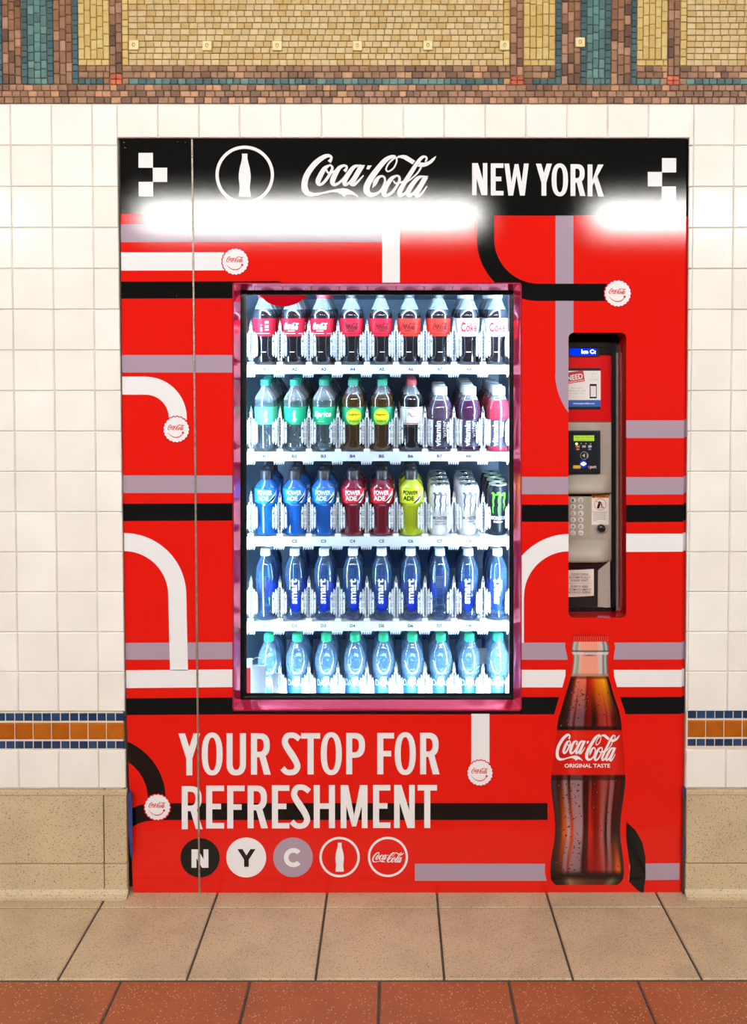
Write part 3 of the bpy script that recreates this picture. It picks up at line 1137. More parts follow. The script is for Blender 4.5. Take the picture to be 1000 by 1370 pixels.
# black lines
art('black_stripe', [[(SE(376), 376.6), (WX0 + 60, 376.2), (WX0 + 70, 378.5), (WX0 + 1, 378.5), (WX0 + 1, 399), (SE(399), 399.4)]], V_BLACK, 3)
art('black_stripe', [[(SE(674), 674), (WX0 + 1, 673.4), (WX0 + 1, 696.4), (SE(697), 697)]], V_BLACK, 3)
art('black_stripe', [[(SE(934), 934.4), (WX0 + 2, 933), (WX0 + 2, 955.6), (SE(956), 956.6)]] + [[(WX0 + 1, 950), (WX1, 950), (WX1, 955.6), (WX0 + 1, 955.6)]], V_BLACK, 3)
art('black_stripe', rect(638.4, 287, 661.6, 319.5) + ring(721.5, 319.5, 83.1, 60, 90, 180, 30) + rect(721.5, 379.5, 812, 402.6), V_BLACK, 3,
    (lambda p: max(WY0 + .5 - p[1], p[0] - WX1 + .5),))
art('black_stripe', rect(WX1 - 1, 675.2, PX0, 698), V_BLACK, 3)
art('black_stripe', [[(PX1, 675.6), (RE(675), 675), (RE(698), 698), (PX1, 698.6)]], V_BLACK, 3)
art('black_stripe', rect(WX1 - 1, 932.6, 752, 955.6), V_BLACK, 3)
art('black_stripe', [[(826, 932.6), (RE(932), 932.4), (RE(955), 955.2), (826, 955.4)]], V_BLACK, 3)
art('black_stripe', ring(138.5, 1069, 83.2, 59.5, -72, -1, 24), V_BLACK, 3, (lambda p: p[0] - SE(p[1]),))
art('black_stripe', [[(176.6, 1081.4), (185, 1078), (194, 1075.6), (206, 1074.6), (206, 1097.6), (196, 1098.6), (186, 1101.4), (177.2, 1106)]] + rect(206, 1074.5, 733, 1097), V_BLACK, 3)
art('black_leaf', [[(838.7, 1099.5), (850.8, 1111), (859.6, 1126.6), (864, 1146.4), (864.2, 1173), (861.4, 1196), (853, 1190.4), (842, 1179.4), (843.6, 1159.6), (841, 1142), (838.3, 1120)]], V_BLACK, 3)

# chequer squares
for x0, y0, x1, y1 in ((185.4, 204.6, 204.8, 224.4), (204.6, 224.4, 223.8, 243.4), (185.6, 243.2, 205, 262.8), (886.2, 211.6, 905.2, 230.6), (867.2, 230, 886.3, 249.4), (885.8, 249.4, 904.8, 268.6)):
    art('chequer_square', rect(x0, y0, x1, y1), V_WHITE, 4)
# header emblem, script and city name
art('emblem_ring', ring(327.6, 234, 39.2, 34.9, 0, 360, 64), V_WHITE, 4)
art('bottle_emblem', bottle_outline(327.6, 205.6, 263.2, .1), V_WHITE, 4)
art('script_logo', script(403.6, 205.8, 584.2, 264.2, 7), V_WHITE, 4)
for ch, g in word([('N', 632, 218.2, 652.4, 261), ('E', 657, 218.6, 674, 261.4), ('W', 675.2, 218.8, 707.8, 261.6), ('Y', 717.4, 219, 738.8, 261.8),
                   ('O', 738.4, 218.6, 760.4, 262.6), ('R', 763.8, 219.6, 783.4, 262.2), ('K', 786.6, 220, 808, 262.6)], 6.5, 6.0):
    art('letter', g, V_WHITE, 4)
# slogan
for ch, g in word([('Y', 238.8, 981.2, 268, 1037.4), ('O', 270, 980, 298, 1037.4), ('U', 303.2, 981, 329.2, 1037.4), ('R', 336, 981, 362.2, 1036.4), ('S', 376.8, 980, 402.2, 1037.2),
                   ('T', 403, 980.8, 428.6, 1036.2), ('O', 429.4, 979.6, 457.6, 1037), ('P', 463.4, 980.6, 488.6, 1036), ('F', 505, 980.6, 527.4, 1036), ('O', 528.4, 979.6, 556.6, 1036.8),
                   ('R', 562.4, 980.4, 588.2, 1036),
                   ('R', 243.2, 1051.8, 271, 1109.4), ('E', 276, 1051, 300, 1108.4), ('F', 304.2, 1051, 327.4, 1108.4), ('R', 331.4, 1051, 358.4, 1108.2), ('E', 364, 1050.6, 387.4, 1108.4),
                   ('S', 389.2, 1049.6, 415.2, 1108.8), ('H', 420, 1050.4, 448.4, 1108), ('M', 456, 1050.4, 492, 1108), ('E', 499.4, 1050.2, 522.6, 1107.8), ('N', 527.6, 1050.2, 555.2, 1107.8),
                   ('T', 559, 1050.2, 585, 1107.8)], 8.1, 7.4):
    art('letter', g, V_WHITE, 6)
# the five roundels
art('roundel', disc(267.8, 1147.6, 26.2, 56), V_BLACK, 4)
art('letter', word([('N', 256.4, 1136.4, 279, 1161)], 7.2, 6)[0][1], V_WHITE, 5)
art('roundel', disc(329.6, 1147.2, 26.7, 56), V_WHITE, 4)
art('letter', word([('Y', 317.8, 1136, 342, 1159.8)], 6.2, 6)[0][1], V_BLACK, 5)
art('roundel', disc(392.2, 1147, 26.5, 56), V_GRAY, 4)
art('letter', ring(392.8, 1147.4, 12.8, 6.6, 42, 318, 40), V_WHITE, 5)
art('roundel_ring', ring(454.6, 1146.7, 27, 23.9, 0, 360, 56), V_WHITE, 4)
art('bottle_emblem', bottle_outline(454.7, 1127.4, 1166.2, .0705), V_WHITE, 4)
art('roundel_ring', ring(519.3, 1146.5, 26.9, 23.9, 0, 360, 56), V_WHITE, 4)
art('script_logo', script(498.2, 1140, 540.8, 1154.2, 4), V_WHITE, 4)


# crown caps with the small script and a smile
def crown(cx, cy, r):
    n = 21
    def scallop(rr, amp):
        pts = []
        for k in range(n * 6):
            a = 2 * math.pi * k / (n * 6)
            q = rr + amp * abs(math.cos(a * n / 2)) - amp
            pts.append((cx + q * math.cos(a), cy + q * math.sin(a)))
        return [pts]
    o = art('crown_cap_rim', scallop(r + 1.5, 1.2), V_CAPRED, 5)
    art('crown_cap', scallop(r, 1.2), V_WHITE, 6)
    k = r / 17.5
    art('script_logo', script(cx - 11.8 * k, cy - 7 * k, cx + 11.4 * k, cy + 1 * k, 3), V_CAPRED, 7)
    pts = [(cx - 11.8 * k, cy + 3.6 * k, .25 * k), (cx - 9 * k, cy + 7 * k, .7 * k), (cx - 4.5 * k, cy + 10 * k, 1.0 * k), (cx + .6 * k, cy + 10.8 * k, 1.25 * k), (cx + 5.4 * k, cy + 9.2 * k, 1.15 * k), (cx + 8.7 * k, cy + 5.8 * k, .9 * k)]
    art('smile', ribbon(pts, 5) + disc(cx + 9.1 * k, cy + 4.4 * k, 1.55 * k, 14), V_CAPRED, 7)


for c in ((315, 350, 17.6), (236, 574.6, 17.2), (827, 392.6, 17.6), (642.6, 1034.2, 17.0), (210.6, 1080, 17.2)):
    crown(*c)

# --- the big printed bottle
prof = [(858.6, 767, 813), (862, 766, 814.4), (868, 765, 815.4), (872.5, 765.4, 815), (876, 767.4, 813.6), (884, 767.4, 813.4), (895, 766, 814), (905, 764.2, 814.6), (917, 761, 818), (929, 757.2, 821.2), (940, 753.8, 825), (951, 750.6, 828.8),
        (962, 747.4, 831), (972, 745.8, 832.2), (977.4, 745.6, 832.2), (990, 744.2, 833.4), (1005, 742, 834.8), (1020, 740, 836), (1037, 738, 837.2), (1049.6, 737.6, 837.2), (1062, 738.6, 835.6), (1076, 740.4, 833.4), (1090, 742.2, 831.6), (1104, 743.2, 830.6),
        (1116, 743, 830.4), (1126, 742, 831), (1133, 740.8, 832), (1142, 739, 833.2), (1151, 737.6, 834.4), (1160, 737, 835.2), (1168, 736.8, 835.4), (1175, 737.4, 834.4), (1180, 739.4, 831.4), (1184, 744, 826)]


def prof_at(y):
    for (a, l0, r0), (b, l1, r1) in zip(prof, prof[1:]):
        if y <= b:
            t = (y - a) / (b - a)
            return l0 + (l1 - l0) * t, r0 + (r1 - r0) * t
    return prof[-1][1:]


halo = []
hp = [(846 - 6, 770, 810), (849, 757.5, 820.5), (866, 756.5, 823.5), (880, 760, 821.5)] + [(y, a - 7.5, b + 7.5) for y, a, b in prof if y > 890 and y < 1170] + [(1184, 733, 840), (1193, 742, 828)]
for (y0, a0, b0), (y1, a1, b1) in zip(hp, hp[1:]):
    halo.append([(a0, y0), (b0, y0), (b1, y1), (a1, y1)])
art('bottle_backdrop', halo, V_RED, 5)


def lerp(a, b, t): return tuple(p + (q - p) * t for p, q in zip(a, b))


def track(stops, t):
    if t <= stops[0][0]: return stops[0][1]
    for (a, c), (b, d) in zip(stops, stops[1:]):
        if t <= b: return lerp(c, d, (t - a) / (b - a) if b > a else 1)
    return stops[-1][1]


def bottle_colour(u, y):
    """colours of the printed bottle: u across -1..1, y down the photo"""
    if y < 905:
        c = track([(-1, (70, 70, 64)), (-.9, (205, 205, 196)), (-.72, (150, 150, 140)), (-.6, (226, 196, 178)), (-.5, (248, 166, 140)), (.35, (248, 162, 136)), (.5, (226, 190, 186)), (.66, (214, 200, 200)), (.72, (110, 116, 110)), (.86, (196, 200, 196)), (.95, (110, 120, 110)), (1, (60, 66, 60))], u)
        if 870.2 < y < 872.8 - 2 * abs(u) + 1: c = lerp(c, (24, 16, 14), .85)
        if 872.8 <= y < 875.6: c = lerp(c, (236, 220, 214), .8)
        if 875.6 <= y < 877.4 and abs(u + .05) < .45: c = lerp(c, (40, 26, 22), .8 * (1 - abs(u + .05) / .45))
        if y > 901: c = lerp(c, (178, 130, 112), .7)
        return c
    if y < 977.4:
        t = (y - 905) / 72.4
        edge = (34, 16, 12)
        top = track([(-1, edge), (-.86, (50, 22, 16)), (-.72, (150, 40, 20)), (-.64, (238, 120, 90)), (-.2, (236, 116, 88)), (-.14, (170, 18, 6)), (.05, (196, 40, 6)), (.3, (232, 110, 10)), (.72, (250, 176, 20)), (.84, (196, 110, 10)), (.9, (50, 20, 10)), (1, edge)], u)
        bot = track([(-1, edge), (-.72, (52, 24, 20)), (-.62, (126, 82, 84)), (-.55, (132, 88, 92)), (-.5, (90, 10, 6)), (-.44, (126, 82, 90)), (-.2, (118, 78, 88)), (-.14, (92, 12, 8)), (.04, (110, 20, 14)), (.08, (40, 12, 10)), (.2, (50, 10, 8)), (.3, (150, 40, 30)), (.5, (166, 62, 54)), (.56, (150, 14, 6)), (.62, (170, 70, 60)), (.7, (120, 26, 20)), (.8, (70, 14, 10)), (.9, (44, 18, 16)), (1, edge)], u)
        c = lerp(top, bot, min(1, max(0, (t - .08) / .65)))
        if t < .035: c = lerp(c, (80, 40, 26), .6)
        if t > .93: c = lerp(c, (20, 10, 10), .75)
        return c
    if y < 1037.2:
        c = track([(-1, (206, 20, 10)), (-.6, (216, 24, 14)), (-.45, (232, 52, 40)), (-.2, (226, 36, 24)), (.3, (222, 28, 16)), (.72, (222, 40, 26)), (1, (200, 18, 10))], u)
        return c
    t = (y - 1037.2) / 147
    up = track([(-1, (56, 42, 42)), (-.9, (70, 54, 56)), (-.82, (36, 16, 14)), (-.72, (60, 14, 10)), (-.66, (150, 116, 118)), (-.58, (146, 112, 116)), (-.55, (20, 8, 8)), (-.5, (24, 8, 8)), (-.47, (150, 116, 120)), (-.18, (146, 112, 116)), (-.13, (44, 8, 6)), (.02, (56, 10, 8)), (.06, (150, 80, 70)), (.1, (56, 8, 6)), (.25, (116, 14, 8)), (.36, (150, 66, 54)), (.52, (150, 76, 64)), (.55, (130, 12, 6)), (.6, (160, 90, 84)), (.68, (140, 84, 84)), (.72, (60, 10, 8)), (.84, (104, 12, 10)), (.9, (44, 20, 20)), (1, (50, 36, 36))], u)
    mid = track([(-1, (50, 30, 30)), (-.9, (62, 44, 46)), (-.82, (110, 40, 16)), (-.74, (228, 96, 20)), (-.66, (210, 90, 30)), (-.63, (176, 140, 146)), (-.55, (200, 160, 160)), (-.52, (224, 70, 14)), (-.45, (206, 56, 14)), (-.42, (178, 128, 136)), (-.17, (176, 132, 138)), (-.13, (54, 10, 6)), (.0, (84, 14, 8)), (.03, (208, 34, 14)), (.12, (200, 26, 10)), (.2, (118, 8, 4)), (.32, (140, 20, 12)), (.42, (186, 100, 90)), (.49, (150, 80, 76)), (.52, (14, 6, 6)), (.57, (20, 8, 8)), (.6, (160, 116, 120)), (.68, (150, 100, 100)), (.72, (54, 16, 14)), (.86, (50, 24, 20)), (.93, (44, 34, 34)), (1, (50, 34, 32))], u)
    low = track([(-1, (40, 24, 22)), (-.86, (60, 24, 18)), (-.7, (96, 24, 14)), (-.64, (150, 112, 116)), (-.58, (150, 112, 116)), (-.54, (130, 20, 8)), (-.48, (150, 112, 118)), (-.2, (130, 100, 104)), (-.15, (40, 8, 6)), (.0, (90, 12, 8)), (.05, (150, 30, 20)), (.2, (150, 8, 4)), (.36, (160, 40, 30)), (.46, (170, 80, 70)), (.52, (120, 12, 6)), (.58, (150, 90, 86)), (.66, (150, 80, 70)), (.7, (110, 24, 10)), (.8, (216, 90, 16)), (.88, (230, 110, 26)), (.93, (60, 26, 16)), (1, (40, 26, 22))], u)
    c = lerp(up, mid, min(1, t / .52)) if t < .52 else lerp(mid, low, min(1, (t - .52) / .33))
    if t < .04: c = lerp(c, (30, 12, 12), .55)
    if t > .86:
        k = min(1, (t - .86) / .05)
        b = track([(-1, (30, 22, 14)), (-.7, (54, 28, 18)), (-.5, (150, 110, 80)), (-.35, (120, 80, 60)), (0, (92, 50, 40)), (.5, (84, 34, 26)), (.7, (120, 110, 70)), (.85, (60, 60, 36)), (1, (26, 20, 14))], u)
        c = lerp(c, lerp((24, 10, 8), b, min(1, max(0, (t - .91) / .05))), k)
    return c


NU, V, F, C = 56, [], [], []
yy = [858.6 + (1184 - 858.6) * i / 180 for i in range(181)]
for y in yy:
    l, r = prof_at(y)
    for k in range(NU + 1):
        u = -1 + 2 * k / NU
        V.append(at(l + (r - l) * k / NU, y, PANEL_Y - .00022 * 6) - machine.location)
        C.append((*[q * .84 for q in lin(bottle_colour(u, y))], 1))
for i in range(180):
    for k in range(NU):
        a = i * (NU + 1) + k
        F.append((a, a + NU + 1, a + NU + 2, a + 1))
me = mesh('printed_bottle', V, F, vinyl_mat('bottle_print', None, GL))
ca = me.color_attributes.new('Col', 'FLOAT_COLOR', 'POINT')
ca.data.foreach_set('color', [q for c in C for q in c])
link('printed_bottle', me, front)
# its crown cap, drops, label lettering
cap = [(765, 858.8), (764.8, 855), (766.4, 851.5), (769, 848.6), (775, 847.4), (790, 846.8), (805, 847.6), (811.4, 849), (814, 852), (815, 856), (814.6, 858.8), (806, 858), (790, 857.4), (774, 858)]
art('printed_cap', [cap], vinyl_mat('cap_red_print', lin(196, 26, 18), GL), 7)
fl_ = []
for k in range(17):
    x = 767.5 + k * 2.85
    fl_.append([(x, 857.8), (x + .9, 857.8), (x + 1.5 - .06 * (k - 8), 851.2), (x + .9 - .06 * (k - 8), 851.2)])
art('printed_cap_flute', fl_, vinyl_mat('cap_light_print', lin(226, 92, 78), GL), 8)
rd = random.Random(3)
drops, lights = [], []
for k in range(230):
    y = rd.choice((rd.uniform(912, 972), rd.uniform(1042, 1165), rd.uniform(1042, 1165)))
    l, r = prof_at(y)
    u = rd.choice((rd.gauss(-.33, .14), rd.gauss(-.6, .1), rd.uniform(-.85, .85)))
    if abs(u) > .9: continue
    x = (l + r) / 2 + u * (r - l) / 2
    s = rd.choice((.4, .5, .6, .8, 1.1, 1.5)) * 1.0
    drops += disc(x, y, s, 10)
    lights += disc(x + s * .25, y + s * .35, s * .45, 6)
pd = art('printed_drop', drops, vinyl_mat('drop_dark_print', lin(58, 24, 28), GL), 7)
pd += art('printed_drop_glint', lights, vinyl_mat('drop_light_print', lin(168, 110, 106), GL), 8)
art('script_logo', script(744, 981.5, 829.6, 1018.6, 7), V_WHITE, 8)
x0 = 755.8
art('small_lettering', text_px('ORIGINAL TASTE', 755.8, 1021.8, 816.6, 1027, .02), V_WHITE, 8)
for o in pd: o['kind'] = 'stuff'
# bolt heads top left
for x, y in ((166, 190.5), (238, 189.6), (248, 190.2), (167, 197)):
    q = at(x, y, PANEL_Y)
    v, f = lathe([(0, .0045), (.0015, .004), (.002, .002)], 12, False, True)
    o = link('bolt_head', mesh('bolt_head', [(p[0], -p[2], p[1]) for p in v], f, V_BLACK, True), side)
    o.location = q - side.location


# ================================================================== WINDOW, CABINET AND SHELVES
def mpart(name, mb, m, parent=None, bevel=0, smooth=False):
    o = mb.build(name, m, parent or machine, bevel=bevel, smooth=smooth)
    if parent is None:
        o.location = -machine.location
    return o


def frame_loops(loops, m, name):
    """four-sided frame lofted through (x0, y0, x1, y1, Y) pixel rectangles with softened corners"""
    V, F = [], []
    N = 0
    for (x0, y0, x1, y1, Y, r) in loops:
        pts = []
        for cx, cy, a0 in ((x0 + r, y0 + r, 180), (x1 - r, y0 + r, 270), (x1 - r, y1 - r, 0), (x0 + r, y1 - r, 90)):
            for k in range(5):
                a = math.radians(a0 + 90 * k / 4)
                pts.append(at(cx + r * math.cos(a), cy + r * math.sin(a), Y))
        N = len(pts)
        V += pts
    for i in range(len(loops) - 1):
        for k in range(N):
            q = (k + 1) % N
            F.append((i * N + k, i * N + q, (i + 1) * N + q, (i + 1) * N + k))
    o = link(name, mesh(name, V, F, m), machine)
    o.location = -machine.location
    return o


m_bezel = mat('red_gloss_bezel', (.74, .025, .085), .08, metal=.55, coat=1.0, coat_rough=.03)
frame_loops([(WX0 - 1, WY0 - 1, WX1 + .6, WY1 + .8, PANEL_Y + .001, 4), (WX0, WY0, WX1, WY1, PANEL_Y - .003, 4), (WX0 + 1.6, WY0 + 1.4, WX1 - 1.6, WY1 - 1.6, PANEL_Y - .003, 3),
             (321.8, 388.2, 687.6, 936.2, .044, 1.0)], m_bezel, 'window_bezel')
m_gasket = mat('black_gasket', (.012, .012, .016), .22, spec=.6)
frame_loops([(321.7, 388.1, 687.7, 936.3, .044, .8), (321.8, 388.2, 687.6, 936.2, .072, .8), (325.4, 391, 685, 932.6, .072, .8), (326.4, 391.6, 684.4, 931.6, .077, .8), (330.2, 394.6, 681.8, 927.4, .077, .8), (330.6, 395, 681.4, 927, .090, .8)], m_gasket, 'gasket')
GY = .0805
gl_ = flat('glass_pane', rect(326, 391, 684.6, 932), glass_mat(), GY, machine, machine.location)

# cabinet: liner walls, back, floor, roof
ixl, ixr = at(330, 660, .09).x - .050, at(682, 660, .09).x + .050
izt, izb = at(500, 388, .09).z + .05, at(500, 948, .09).z - .03
IB = .80
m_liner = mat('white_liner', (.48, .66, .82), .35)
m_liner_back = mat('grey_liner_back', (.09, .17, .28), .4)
MBx = MB()
MBx.box(ixl - .02, ixl, .080, IB, izb, izt).box(ixr, ixr + .02, .080, IB, izb, izt)
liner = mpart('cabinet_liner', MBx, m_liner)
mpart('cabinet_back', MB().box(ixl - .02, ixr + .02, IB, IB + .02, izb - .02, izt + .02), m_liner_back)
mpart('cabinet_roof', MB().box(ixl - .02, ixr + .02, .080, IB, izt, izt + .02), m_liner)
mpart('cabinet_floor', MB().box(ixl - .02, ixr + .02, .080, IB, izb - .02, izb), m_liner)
# front return that closes the gap between gasket and liner
bb = MB()
bl, br, bt, bo = at(324, 660, .078).x, at(686, 660, .078).x, at(500, 390, .078).z, at(500, 934, .078).z
bb.box(ixl - .02, bl, .076, .082, izb, izt).box(br, ixr + .02, .076, .082, izb, izt).box(bl, br, .076, .082, bt, izt).box(bl, br, .076, .082, izb, bo)
mpart('door_return', bb, m_gasket)
# outer body shell
ob = MB()
ob.box(ixl - .06, ixl - .021, .06, .85, .02, 1.80).box(ixr + .021, ixr + .36, .16, .85, .02, 1.80).box(ixl - .06, ixr + .36, .85, .87, .02, 1.80)
ob.box(ixl - .06, ixr + .36, .16, .85, izb - .30, izb - .025)
mpart('cabinet_shell', ob, mat('black_cabinet', (.02, .02, .02), .5))
# light strips down both sides of the door and across its head
m_led = mat('cold_light_strip', (.55, .79, 1.0), .3, emit=LED_POWER)
m_led2 = mat('cold_light_strip_strong', (.64, .83, 1.0), .3, emit=LED_POWER * 1.5)
def strip_quad(a, b, w, nrm):
    a, b = Vector(a), Vector(b)
    t = (b - a).normalized().cross(Vector(nrm).normalized()) * w / 2
    th = Vector(nrm).normalized() * .004
    lo = [a - t, b - t, b + t, a + t]
    return MB().hexa([v + th for v in lo], lo)
mpart('light_strip', strip_quad((ixl + .010, .092, izb + .03), (ixl + .010, .092, izt - .02), .016, (.75, .65, 0)), m_led)
mpart('light_strip', strip_quad((ixr - .010, .092, izb + .03), (ixr - .010, .092, izt - .02), .016, (-.75, .65, 0)), m_led2)
mpart('light_strip', strip_quad((ixl + .03, .096, izt - .008), (ixr - .03, .096, izt - .008), .018, (0, .5, -.85)), m_led)

mpart('light_strip', strip_quad((ixl + .03, .096, izb + .008), (ixr - .03, .096, izb + .008), .018, (0, .5, .85)), m_led)

# shelves ---------------------------------------------------------------
m_shelf = mat('white_shelf', (.80, .84, .88), .35)
m_strip = mat('white_price_rail', (.55, .58, .63), .4, spec=.2)
m_ink = mat('label_ink', (.02, .02, .05), .6)
m_clip = clear_mat('clear_clip_plastic', (.90, .95, 1), (.90, .95, 1), .18, .06, .4)
SY = .200                         # front of the price rails
SLOPE = .105
ANG = math.atan(SLOPE)
rails = {'A': (488.2, 500.2), 'B': (604.4, 616.8), 'C': (717.8, 730.4), 'D': (831.4, 843.6), 'E': (946, 958)}
COLX = [355 + 38.9 * k for k in range(9)]
shelf_z = {}
# one clip, shared: a clear post with ribbed wings
cm, rm = MB(), MB()
cm.box(-.0045, .0045, -.003, .004, 0, .118)
cm.add([(-.0045, -.003, .118), (.0045, -.003, .118), (.0045, .004, .118), (-.0045, .004, .118), (0, 0, .134)], [(0, 1, 4), (1, 2, 4), (2, 3, 4), (3, 0, 4)])
for s in (-1, 1):
    cm.hexa([(s * .0065, -.005, .024), (s * .023, -.012, .028), (s * .023, -.012, .084), (s * .0065, -.005, .094)][::s],
            [(s * .0065, -.003, .024), (s * .023, -.010, .028), (s * .023, -.010, .084), (s * .0065, -.003, .094)][::s])
    for x, w, z0, z1, y in ((.0062, .0016, .016, .100, -.006), (.0098, .0012, .026, .092, -.0085), (.0128, .0022, .022, .096, -.0095), (.0172, .0012, .030, .086, -.011), (.0205, .0024, .026, .066, -.013), (.0205, .0024, .072, .088, -.013), (.0236, .0010, .030, .080, -.0135)):
        rm.box(min(s * (x - w / 2), s * (x + w / 2)), max(s * (x - w / 2), s * (x + w / 2)), y - .003, y, z0, z1)
    for z in (.040, .058, .078):
        rm.box(min(s * .0065, s * .022), max(s * .0065, s * .022), -.0125, -.0115, z, z + .0016)
rm.box(-.0046, -.0034, -.0045, -.003, .004, .116)
rm.box(.0034, .0046, -.0045, -.003, .004, .116)
rm.box(-.010, .010, -.008, .006, 0, .010)
rm.box(-.003, .003, -.005, -.003, .100, .112)
m_rib = clear_mat('clear_clip_ribs', (.92, .96, 1), (.97, .985, 1), .85, .10, .1)
clip_me = mesh('bottle_clip', cm.v, cm.f, m_clip)
rib_me = mesh('clip_ribs', rm.v, rm.f, m_rib)
dm = MB()
for z in (.018, .03):
    dm.box(-.0016, .0016, -.0052, -.0042, z - .0016, z + .0016)
for k in range(7):
    dm.box(-.0009, .0009, -.0052, -.0042, .046 + k * .009, .050 + k * .009)
dot_me = mesh('clip_slots', dm.v, dm.f, mat('clip_slot_grey', (.22, .30, .42), .6))
for row, (y0, y1) in rails.items():
    z1, z0 = at(500, y0, SY).z, at(500, y1, SY).z
    shelf_z[row] = z1
    xa, xb = at(331, (y0 + y1) / 2, SY).x, at(682, (y0 + y1) / 2, SY).x
    t = MB()
    zb = z1 - .004
    t.hexa([(xa, SY, zb), (xb, SY, zb), (xb, SY, zb - .008), (xa, SY, zb - .008)][::-1],
           [(xa, IB - .04, zb + (IB - .04 - SY) * SLOPE), (xb, IB - .04, zb + (IB - .04 - SY) * SLOPE), (xb, IB - .04, zb - .008 + (IB - .04 - SY) * SLOPE), (xa, IB - .04, zb - .008 + (IB - .04 - SY) * SLOPE)][::-1])
    sh = mpart('shelf', t, m_shelf)
    sh['label'] = 'white sloping shelf of row %s with a price rail' % row
    MB().hexa([(xa, SY - .004, z0), (xb, SY - .004, z0), (xb, SY - .004, z1), (xa, SY - .004, z1)], [(xa, SY, z0), (xb, SY, z0), (xb, SY, z1), (xa, SY, z1)]).build('price_rail', m_strip, sh)
    for k in range(10):
        xc = at(COLX[0] - 19.4 + 38.9 * k, y0, SY).x
        o = link('bottle_clip', clip_me, sh)
        o.location = (xc, SY + .012, z1 - .002)
        o.scale = (.90, 1.03, 1.03)
        for nm, mm in (('clip_slots', dot_me), ('clip_ribs', rib_me)):
            d = link(nm, mm, sh)
            d.location = o.location
            d.scale = o.scale
        if row != 'E':
            h = MB()
            for j in range(5):
                hx = xc - .013 + j * .0065
                h.hexa([(hx - .0022, SY - .006, z0 + .001), (hx + .0022, SY - .006, z0 + .001), (hx + .0008 - .002, SY - .006, z0 - .010), (hx - .0036, SY - .006, z0 - .010)][::-1],
                       [(hx - .0022, SY + .004, z0 + .001), (hx + .0022, SY + .004, z0 + .001), (hx + .0008 - .002, SY + .004, z0 - .010), (hx - .0036, SY + .004, z0 - .010)][::-1])
            h.box(xc - .018, xc + .014, SY - .004, SY + .004, z0 - .004, z0 + .001)
            h.build('rail_hook', m_strip, sh)
    if row != 'E':
        for k in range(9):
            cx = COLX[k] + .2
            yc = (y0 + y1) / 2 - .2
            flat('slot_label', text_px('%s%d' % (row, k + 1), cx - 3.5, yc - 2.1, cx + 3.5, yc + 2.1, .03), m_ink, SY - .0045, sh, Vector((0, 0, 0)))
            flat('slot_tag', rect(cx - 8, yc - 3.6, cx + 8, yc - 3.3), mat('tag_edge', (.5, .55, .65), .6), SY - .0043, sh, Vector((0, 0, 0)))

# red sticker disc cut by the head of the frame, the energy label and the red edge on the right
m_stk = mat('red_sticker', (.74, .0, .012), .5, spec=0)
flat('round_sticker', clip_list(disc(379.2, 369.5, 40.6, 64), lambda p: p[1] - 391.5), m_stk, GY + .0012, machine, machine.location)
flat('sticker_line', rect(352, 398.6, 404, 399.2), mat('sticker_shade', (.6, .02, .03), .5, spec=0), GY + .0010, machine, machine.location)
m_est = clear_mat('energy_label_film', (.80, .92, 1), (.55, .78, .92), .35, .3, 0)
es = flat('energy_label', rect(631, 867, 652.2, 888.6), m_est, GY + .0012, machine, machine.location)
m_esw = mat('energy_label_white', (.85, .92, 1), .5)
flat('label_arc', ring(641.6, 881, 9, 8.2, 200, 340, 20) + ribbon([(633.5, 880, .6), (638, 876.6, .8), (643, 879, .6), (650, 873.5, .7)], 4) + rect(633, 883.4, 650, 884.2), m_esw, GY + .0010, es, Vector((0, 0, 0)))
mpart('red_door_edge', MB().hexa(*pxbox(681.2, 396, 685.4, 406.5, .0915, .006)), mat('red_edge_paint', (.7, .01, .015), .4))
mpart('orange_door_edge', MB().hexa(*pxbox(681.4, 409, 685.2, 926, .0915, .006)), mat('orange_edge_paint', (.72, .10, .03), .4))
mpart('white_door_clip', MB().hexa(*pxbox(681, 406.5, 685.4, 409, .0905, .007)), m_strip)
# bottle catcher box at the lower left
m_box = clear_mat('milky_plastic', (.85, .9, 1), (.74, .80, .90), .72, .25, .2)
ct = mpart('catcher_box', MB().hexa(*pxbox(335, 891, 355.4, 930, .098, .016)), m_box, bevel=.001)
flat('catcher_hood', ring(345.2, 889.5, 10.2, 9.2, 180, 360, 20) + rect(335, 889, 336, 892) + rect(354.4, 889, 355.4, 892), m_strip, .0975, ct, Vector((0, 0, 0)))
MB().hexa(*pxbox(330.5, 882, 338, 893.6, .097, .012)).build('white_block', m_strip, ct, bevel=.002)
MB().hexa(*pxbox(330.4, 893.8, 335.2, 930, .098, .010)).build('red_bar', mat('red_bar_paint', (.45, .02, .02), .4), ct)
MB().hexa(*pxbox(365, 901, 372, 930, .101, .006)).build('white_guide', m_box, ct)

# ================================================================== PAYMENT BAY
BY = .093                          # face of the column behind the cut-out
m_wrapred = mat('red_bay_wrap', (.42, .003, .004), .10, spec=.5)
